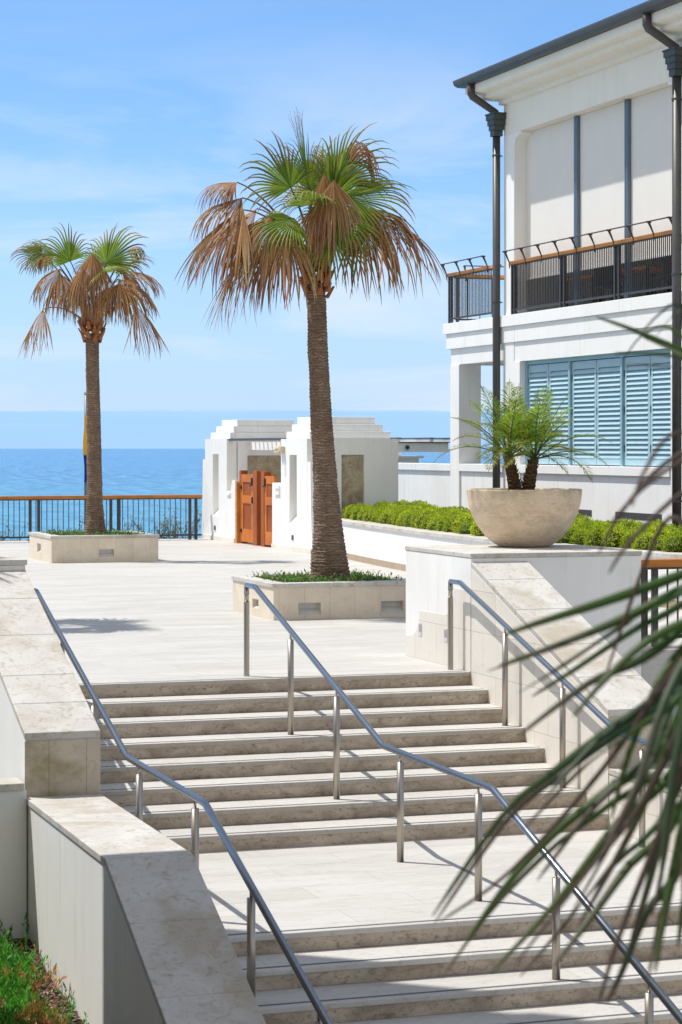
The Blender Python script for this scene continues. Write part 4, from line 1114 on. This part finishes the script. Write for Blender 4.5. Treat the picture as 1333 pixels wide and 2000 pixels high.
# flared buttresses at the ends
fl = [(0,-.33),(.25,-.32),(.6,-.28),(1.1,-.25),(1.89,-.22),(1.89,0),(0,0)]
MB().prism_x([(24.13+o_+.0,z) for z,o_ in fl], G+.004, G+.34).build('buttress', WS, V)
MB().prism_x([(32.10-o_,z) for z,o_ in fl], G+.004, G+.34).build('buttress', WS, V)
# plinth
box(G-.02,G-.0005,29.52,32.42,-.05,.105).build('plinth', M['clad'], V); box(G-.02,G-.0005,23.82,26.60,-.05,.105).build('plinth', M['clad'], V)
# jamb walls of the gateway
MB().prism_x([(30.1995,0),(29.50,0),(29.50,1.43),(29.75,1.43),(29.90,1.18),(30.1995,1.18)], G+.002, G+.22).build('jamb_wall', WS, V)
MB().prism_x([(25.9505,0),(26.60,0),(26.60,1.42),(25.9505,1.42)], G+.002, G+.22).build('jamb_wall', WS, V)
box(G-.03,G-.0,29.86,30.16,1.08,1.135).build('ledge', WS, V); box(G-.03,G+.001,26.02,26.36,1.17,1.235).build('ledge', WS, V); box(G-.03,G+.001,26.02,26.36,1.30,1.36).build('ledge', WS, V)
# back wall and header
box(G+1.7,G+1.95,25.9505,30.1995,0,2.36).build('back_wall', WS, V)
box(G+.50,G+1.38,30.185,30.1995,.9,1.99).build('stone_panel', M['coquina'], V)
box(G+.55,G+.70,25.9505,30.1995,2.12,2.30).build('header_beam', WS, V)
for i in range(13):
    y = 26.1+i*.33
    box(G+.12,G+1.69,y,y+.06,2.3005,2.365).build('pergola_slat', WS, V)
box(G+.05,G+.12,25.9505,30.1995,2.33,2.385).build('edge_trim', M['zinc'], V)
# gates
DX = G+.06
def gate(y0, y1, x, z1, latch):
    d_ = .05; f = .16
    fr = MB(); fr.box(x,x+d_,y0,y0+f*.9,.05,z1).box(x,x+d_,y1-f*.9,y1,.05,z1)
    for a_, b_ in ((.05,.34),(.92,1.10),(z1-.17,z1)): fr.box(x+.0005,x+d_,y0+f*.9,y1-f*.9,a_,b_)
    o = fr.build('gate_leaf', M['door'], V)
    pn = MB(); pn.box(x+.02,x+.035,y0+f*.88,y1-f*.88,.33,.93).box(x+.02,x+.035,y0+f*.88,y1-f*.88,1.09,z1-.16)
    n = max(2, int((y1-y0-2*f)/.09))
    for i in range(1, n):
        y = y0+f*.9+(y1-y0-1.8*f)*i/n; pn.box(x+.0165,x+.0205,y-.004,y+.004,.345,.915); pn.box(x+.0165,x+.0205,y-.004,y+.004,1.105,z1-.175)
    pn.build('gate_panel', M['door_dark'], o)
    hy = y1 if latch < 0 else y0
    for z in (.26,1.24): box(x-.03,x-.0005,hy-.05,hy+.05,z,z+.075).build('hinge', M['black'], o)
    ly = y0+.05 if latch < 0 else y1-.05
    box(x-.03,x-.0005,ly-.03,ly+.03,1.33,1.50).build('latch', M['black'], o); box(x-.045,x-.0305,ly-.02,ly+.1,1.31,1.345).build('latch_handle', M['black'], o)
    if latch < 0: box(x-.028,x-.0005,ly-.06,ly-.0,.93,1.07).build('lock_box', M['black'], o)
gate(28.27,29.20,DX,1.57,-1); gate(26.64,27.36,DX,1.555,1)
gate(27.66,27.93,DX+.30,1.57,1)
for y0, y1, x, z in ((29.22,29.36,DX,1.66),(27.94,28.24,DX-.01,1.66),(27.37,27.62,DX-.01,1.655),(26.0,26.56,DX+.17,1.66)):
    box(x,x+.16 if y0 > 26.1 else x+.12,y0,y1,.0 if y0 > 26.1 else 1.3,z).build('gate_post', M['door_dark'], V, bevel=.005)
box(G-.0,G+.1,29.37,29.49,0,1.38).build('gate_post', M['boot_dark'] if False else M['woodrail'], V)
# fittings
for y, z in ((31.2,.29),(25.1,.29)):
    box(G-.02,G-.0005,y-.045,y+.045,z-.05,z+.05).build('wall_light', M['zinc'], V)
sp = MB(); sp.box(G-.10,G-.0005,25.66,25.80,2.06,2.20); sp.tube([(G-.05,25.80,2.15),(G-.09,25.95,2.155)], [.05,.06], 10); sp.tube([(G-.10,25.73,2.09),(G-.2,25.78,2.06)], .03, 8)
sp.build('flood_light', M['ivory'], V)

# ------------------------------------------------------------------ house beyond the left edge (only its shadow shows)
t = thing('rendered_house', 'brown house beyond the left edge whose shadow falls on the lower stair wall', 'building', (-9,-8,-2))
hy = -3.73
box(-15.1,-7.46,-13.05,hy+.50,7.0,10.60).build('shadow_overhang', M['brownstone'], t)  # overhang added so the house shadow reaches further over the steps
box(-15,-7.5,-13,hy,-2.2,10.6).build('house_wall', M['brownstone'], t); box(-15.2,-7.42,-13.1,hy+.56,10.6005,11.2).build('roof_parapet', M['coping'], t)  # dark stone chosen to cut light bounced onto the stair wall
for y in (-11.5,-8.5,-5.8):
    for z in (.6,5.2):
        f = box(-7.5,-7.45,y-.6,y+.6,z,z+1.5).build('window', M['blue_frame'], t); box(-7.4495,-7.44,y-.52,y+.52,z+.08,z+1.42).build('pane', M['black'], f)

# ------------------------------------------------------------------ bed at lower left
mb = MB(); nx, ny = 40, 70
def bedz(x, y): return -1.62 + min(0,(y+3.3))*.085 + .05*noise.noise(Vector((x*1.5,y*1.5,0))) - .02*noise.noise(Vector((x*8,y*8,3)))
for i in range(nx+1):
    for j in range(ny+1):
        x = -8.9+ (3.915)*i/nx; y = -9.8+6.6*j/ny; mb.v.append((x,y,bedz(x,y))); mb.c.append((0,0,0))
for i in range(nx):
    for j in range(ny): mb.f.append((i*(ny+1)+j,(i+1)*(ny+1)+j,(i+1)*(ny+1)+j+1,i*(ny+1)+j+1))
structure(mb.build('bed_soil', M['soil'], smooth=True))
random.seed(9)
mb = MB()
for k in range(4200):       # bark chips
    x = R(-5.75,-5.0); y = R(-7.5,-3.3); z = bedz(x,y)+R(.0,.02)
    c = random.choice([(.30,.21,.16),(.16,.10,.075),(.42,.34,.28),(.22,.12,.08)]); d = Vector((R(-1,1),R(-1,1),R(-.25,.4))); sprig(mb, (x,y,z), d, R(.03,.075), R(.006,.014), c)
tag(mb.build('bark_mulch', M['dead'], attr=True), 'loose bark mulch along the foot of the lower left stair wall', 'mulch', kind='stuff')
mb = MB(); GC = [(.07,.30,.02),(.05,.21,.015),(.12,.38,.03),(.09,.25,.04)]; OC = [(.40,.20,.06),(.33,.15,.05),(.22,.17,.04),(.44,.27,.10)]
for k in range(9500):
    y = R(-6.9,-3.25); x = R(-6.9,-5.02)
    edge = -5.02-.20-.20*noise.noise(Vector((y*1.3,2,0)))-.10*noise.noise(Vector((y*4,5,0)))
    if x > edge and not (R(0,1) < .10): continue
    nz = noise.noise(Vector((x*1.4,y*1.4,7)))+.5*noise.noise(Vector((x*4,y*4,2)))+max(0,(x+5.75))*.50
    pal = OC if nz > .42 else GC
    h = .05+.13*(noise.noise(Vector((x*2.3,y*2.3,1)))*.5+.5)+(.05 if pal is GC else 0)
    base = Vector((x,y,bedz(x,y)+R(0,.7)*h)); a = R(0,2*PI); e = R(.5,1.5); d = Vector((math.cos(a)*math.cos(e),math.sin(a)*math.cos(e),math.sin(e))); kk = R(.65,1.3); c0 = random.choice(pal)
    for j in range(9):
        q = base+d*(.11*j/9); sprig(mb, q, d+Vector((R(-1,1),R(-1,1),R(-.2,.6)))*.75, R(.028,.055), R(.005,.009), tuple(c*kk*R(.85,1.15) for c in c0))
tag(mb.build('juniper_ground_cover', M['leaf'], attr=True), 'bright green and rusty ground cover in the lower left corner', 'ground cover', kind='stuff')

# ------------------------------------------------------------------ palm close to the camera on the right
def at(px, py, D): return CAM + (FW + RT*((px-666.5)/4484) - UP*((py-872)/4484))*D
random.seed(21)
tr = at(2500,1500,5.2)
T = thing('fan_palm', 'blurred close palm whose long dark green leaf blades reach in from the right', 'palm tree', (tr.x,tr.y,-2.0))
mb = MB(); trunk_mesh(mb, [(tr.x,tr.y,-2.05,.2),(tr.x,tr.y,-1.4,.15),(tr.x,tr.y,1.9,.12)], rseed=4); mb.build('trunk', M['bark'], T, smooth=True)
crn = Vector((tr.x,tr.y,1.95))
def blade(mb, pts, w0, c0, c1, nrm):
    # smooth strip through control points, folded along its middle
    P = [Vector(p) for p in pts]; n = 16; out = []
    for i in range(n+1):
        u = i/n*(len(P)-1); k = min(int(u), len(P)-2); f = u-k
        p0 = P[max(0,k-1)]; p1 = P[k]; p2 = P[k+1]; p3 = P[min(len(P)-1,k+2)]
        out.append(.5*((2*p1)+(p2-p0)*f+(2*p0-5*p1+4*p2-p3)*f*f+(3*p1-p0-3*p2+p3)*f**3))
    vs = []; fs = []; cs = []
    for i, p in enumerate(out):
        u = i/n; t = (out[min(n,i+1)]-out[max(0,i-1)]).normalized(); sv = t.cross(nrm).normalized(); nn = sv.cross(t)
        w = w0*min(1,.35+u*2.2)*(1-u)**.55*.5+.0012
        c = lerp(c0, c1, max(0,u*1.5-.5)); c = tuple(x*R(.9,1.1) for x in c)
        vs += [p-sv*w, p+nn*w*.5, p+sv*w]; cs += [c, tuple(x*1.1 for x in c), c]
        if i < n: j = i*3; fs += [(j,j+1,j+4,j+3),(j+1,j+2,j+5,j+4)]
    mb.add(vs, fs, cs)
DG = [(.020,.062,.012),(.027,.075,.011),(.017,.052,.016),(.04,.085,.011)]
DB = (.085,.05,.04)
def near_frond(hubpx, D, blades, nrm, tipc=DB, dead=False, w=.0205):
    hub = at(*hubpx, D); mb = MB()
    mid = crn.lerp(hub, .5)+UP*.25
    petiole(mb, crn, mid, hub, .022, .012, (.06,.10,.03))
    for b in blades:
        pts = [hub]; ww = w*(b[-1] if isinstance(b[-1], float) else 1)
        bb = [q for q in b if not isinstance(q, float)]
        dD = R(-.25,.25)
        for i, q in enumerate(bb): pts.append(at(q[0],q[1],D+dD*(i+1)/len(bb)))
        c0 = (.055,.038,.028) if dead else random.choice(DG)
        if not dead and R(0,1) < .6:
            e_ = R(-60,60); e2 = R(-30,30)
            p2 = [hub]+[at(q[0]+e_*(k+1)/len(bb)+e2*.4, q[1]-e_*.55*(k+1)/len(bb)+e2, D+R(-.2,.25)) for k, q in enumerate(bb)]
            blade(mb, p2, ww*R(.55,.85), random.choice(DG), DB, nrm)
        blade(mb, pts, ww, c0, (.07,.045,.033) if dead or R(0,1) < .35 else lerp(c0, DB, .3), nrm)
    return mb.build('dead_frond' if dead else 'frond', M['dead'] if dead else M['leaf'], T, attr=True)
nr = (-FW*.8+UP*.45-RT*.2).normalized()
near_frond((1530,1040), 3.6, [
  [(1333,1122),(1180,1176),(1060,1214),(985,1240)], [(1333,1150),(1225,1205),(1117,1250),(975,1300)],
  [(1333,1226),(1250,1290),(1147,1337),(1010,1440)], [(1310,1335),(1190,1427),(1100,1494),(985,1590),(845,1790)],
  [(1325,1425),(1190,1543),(1090,1622),(985,1735),(900,1860)], [(1340,1470),(1210,1605),(1090,1760),(960,1900),.9],
  [(1340,1560),(1230,1690),(1150,1800),(1080,1890),.9], [(1345,1650),(1265,1780),(1215,1900),(1185,1960),.8],
  [(1333,1180),(1240,1230),(1120,1310),(1040,1360),.7], [(1350,1300),(1250,1385),(1160,1455),(1065,1560),.8],
  [(1350,1390),(1240,1500),(1150,1590),(1050,1720),.7], [(1350,1250),(1290,1330),(1230,1470),(1195,1600),.8]], nr)
near_frond((1560,1130), 3.4, [
  [(1370,1260),(1300,1370),(1250,1520),(1180,1660),.8], [(1365,1330),(1290,1500),(1225,1640),(1130,1810),.9],
  [(1370,1400),(1310,1560),(1270,1720),(1230,1850),1.0], [(1380,1480),(1330,1640),(1300,1780),(1280,1900),.9],
  [(1350,1210),(1255,1260),(1180,1330),(1120,1400),.8], [(1390,1560),(1345,1720),(1325,1850),.9], [(1375,1300),(1330,1440),(1305,1590),(1290,1740),.9]], nr)
near_frond((1620,1010), 3.4, [
  [(1400,1200),(1180,1500),(1000,1700),(860,1800),.3],
  [(1410,1260),(1260,1560),(1150,1700),(1010,1880),.28], [(1400,1330),(1300,1600),(1210,1830),(1170,1960),.4],
  [(1390,1060),(1310,1010),(1250,1130),(1180,1330),.3], [(1400,1000),(1340,960),(1230,1060),(1190,1120),.28]], nr, dead=True, w=.032)
near_frond((1620,860), 4.2, [
  [(1420,735),(1333,685),(1240,645),(1165,618),.75], [(1420,745),(1333,700),(1260,690),(1200,690),.35], [(1400,720),(1310,640),(1255,655),(1220,700),.28], [(1410,700),(1330,600),(1290,612),(1250,655),.28]], nr)
near_frond((1640,760), 3.3, [
  [(1420,850),(1300,905),(1215,1000),(1170,1080),.30], [(1420,880),(1333,900),(1250,960),(1195,1020),.25], [(1400,840),(1310,850),(1255,930),(1235,990),.22]], nr, dead=True, w=.03)

# the rest of that palm, turned away from the picture
mb = MB(); boots(mb, (tr.x,tr.y), .12, 1.45, 1.95, 30); mb.build('leaf_bases', M['boot'], T)
for i in range(11):
    a = -1.15+2.5*i/10; el = [.1,.5,.9][i%3]
    d = RT*math.cos(a)*math.cos(el) + FW*math.sin(a)*math.cos(el) + UP*math.sin(el)
    hub = crn + d*.75
    mb = MB(); petiole(mb, crn, crn.lerp(hub,.5)+UP*.12, hub, .022, .012, (.06,.10,.03))
    fan(mb, hub, d-UP*.2, UP, R(.8,.95), 1.6, .8, GREEN, [(.30,.18,.08),(.16,.22,.04)], 30, fuse=.42, u0=.36, wob=.2, tipstart=.5)
    mb.build('frond', M['leaf'], T, attr=True)
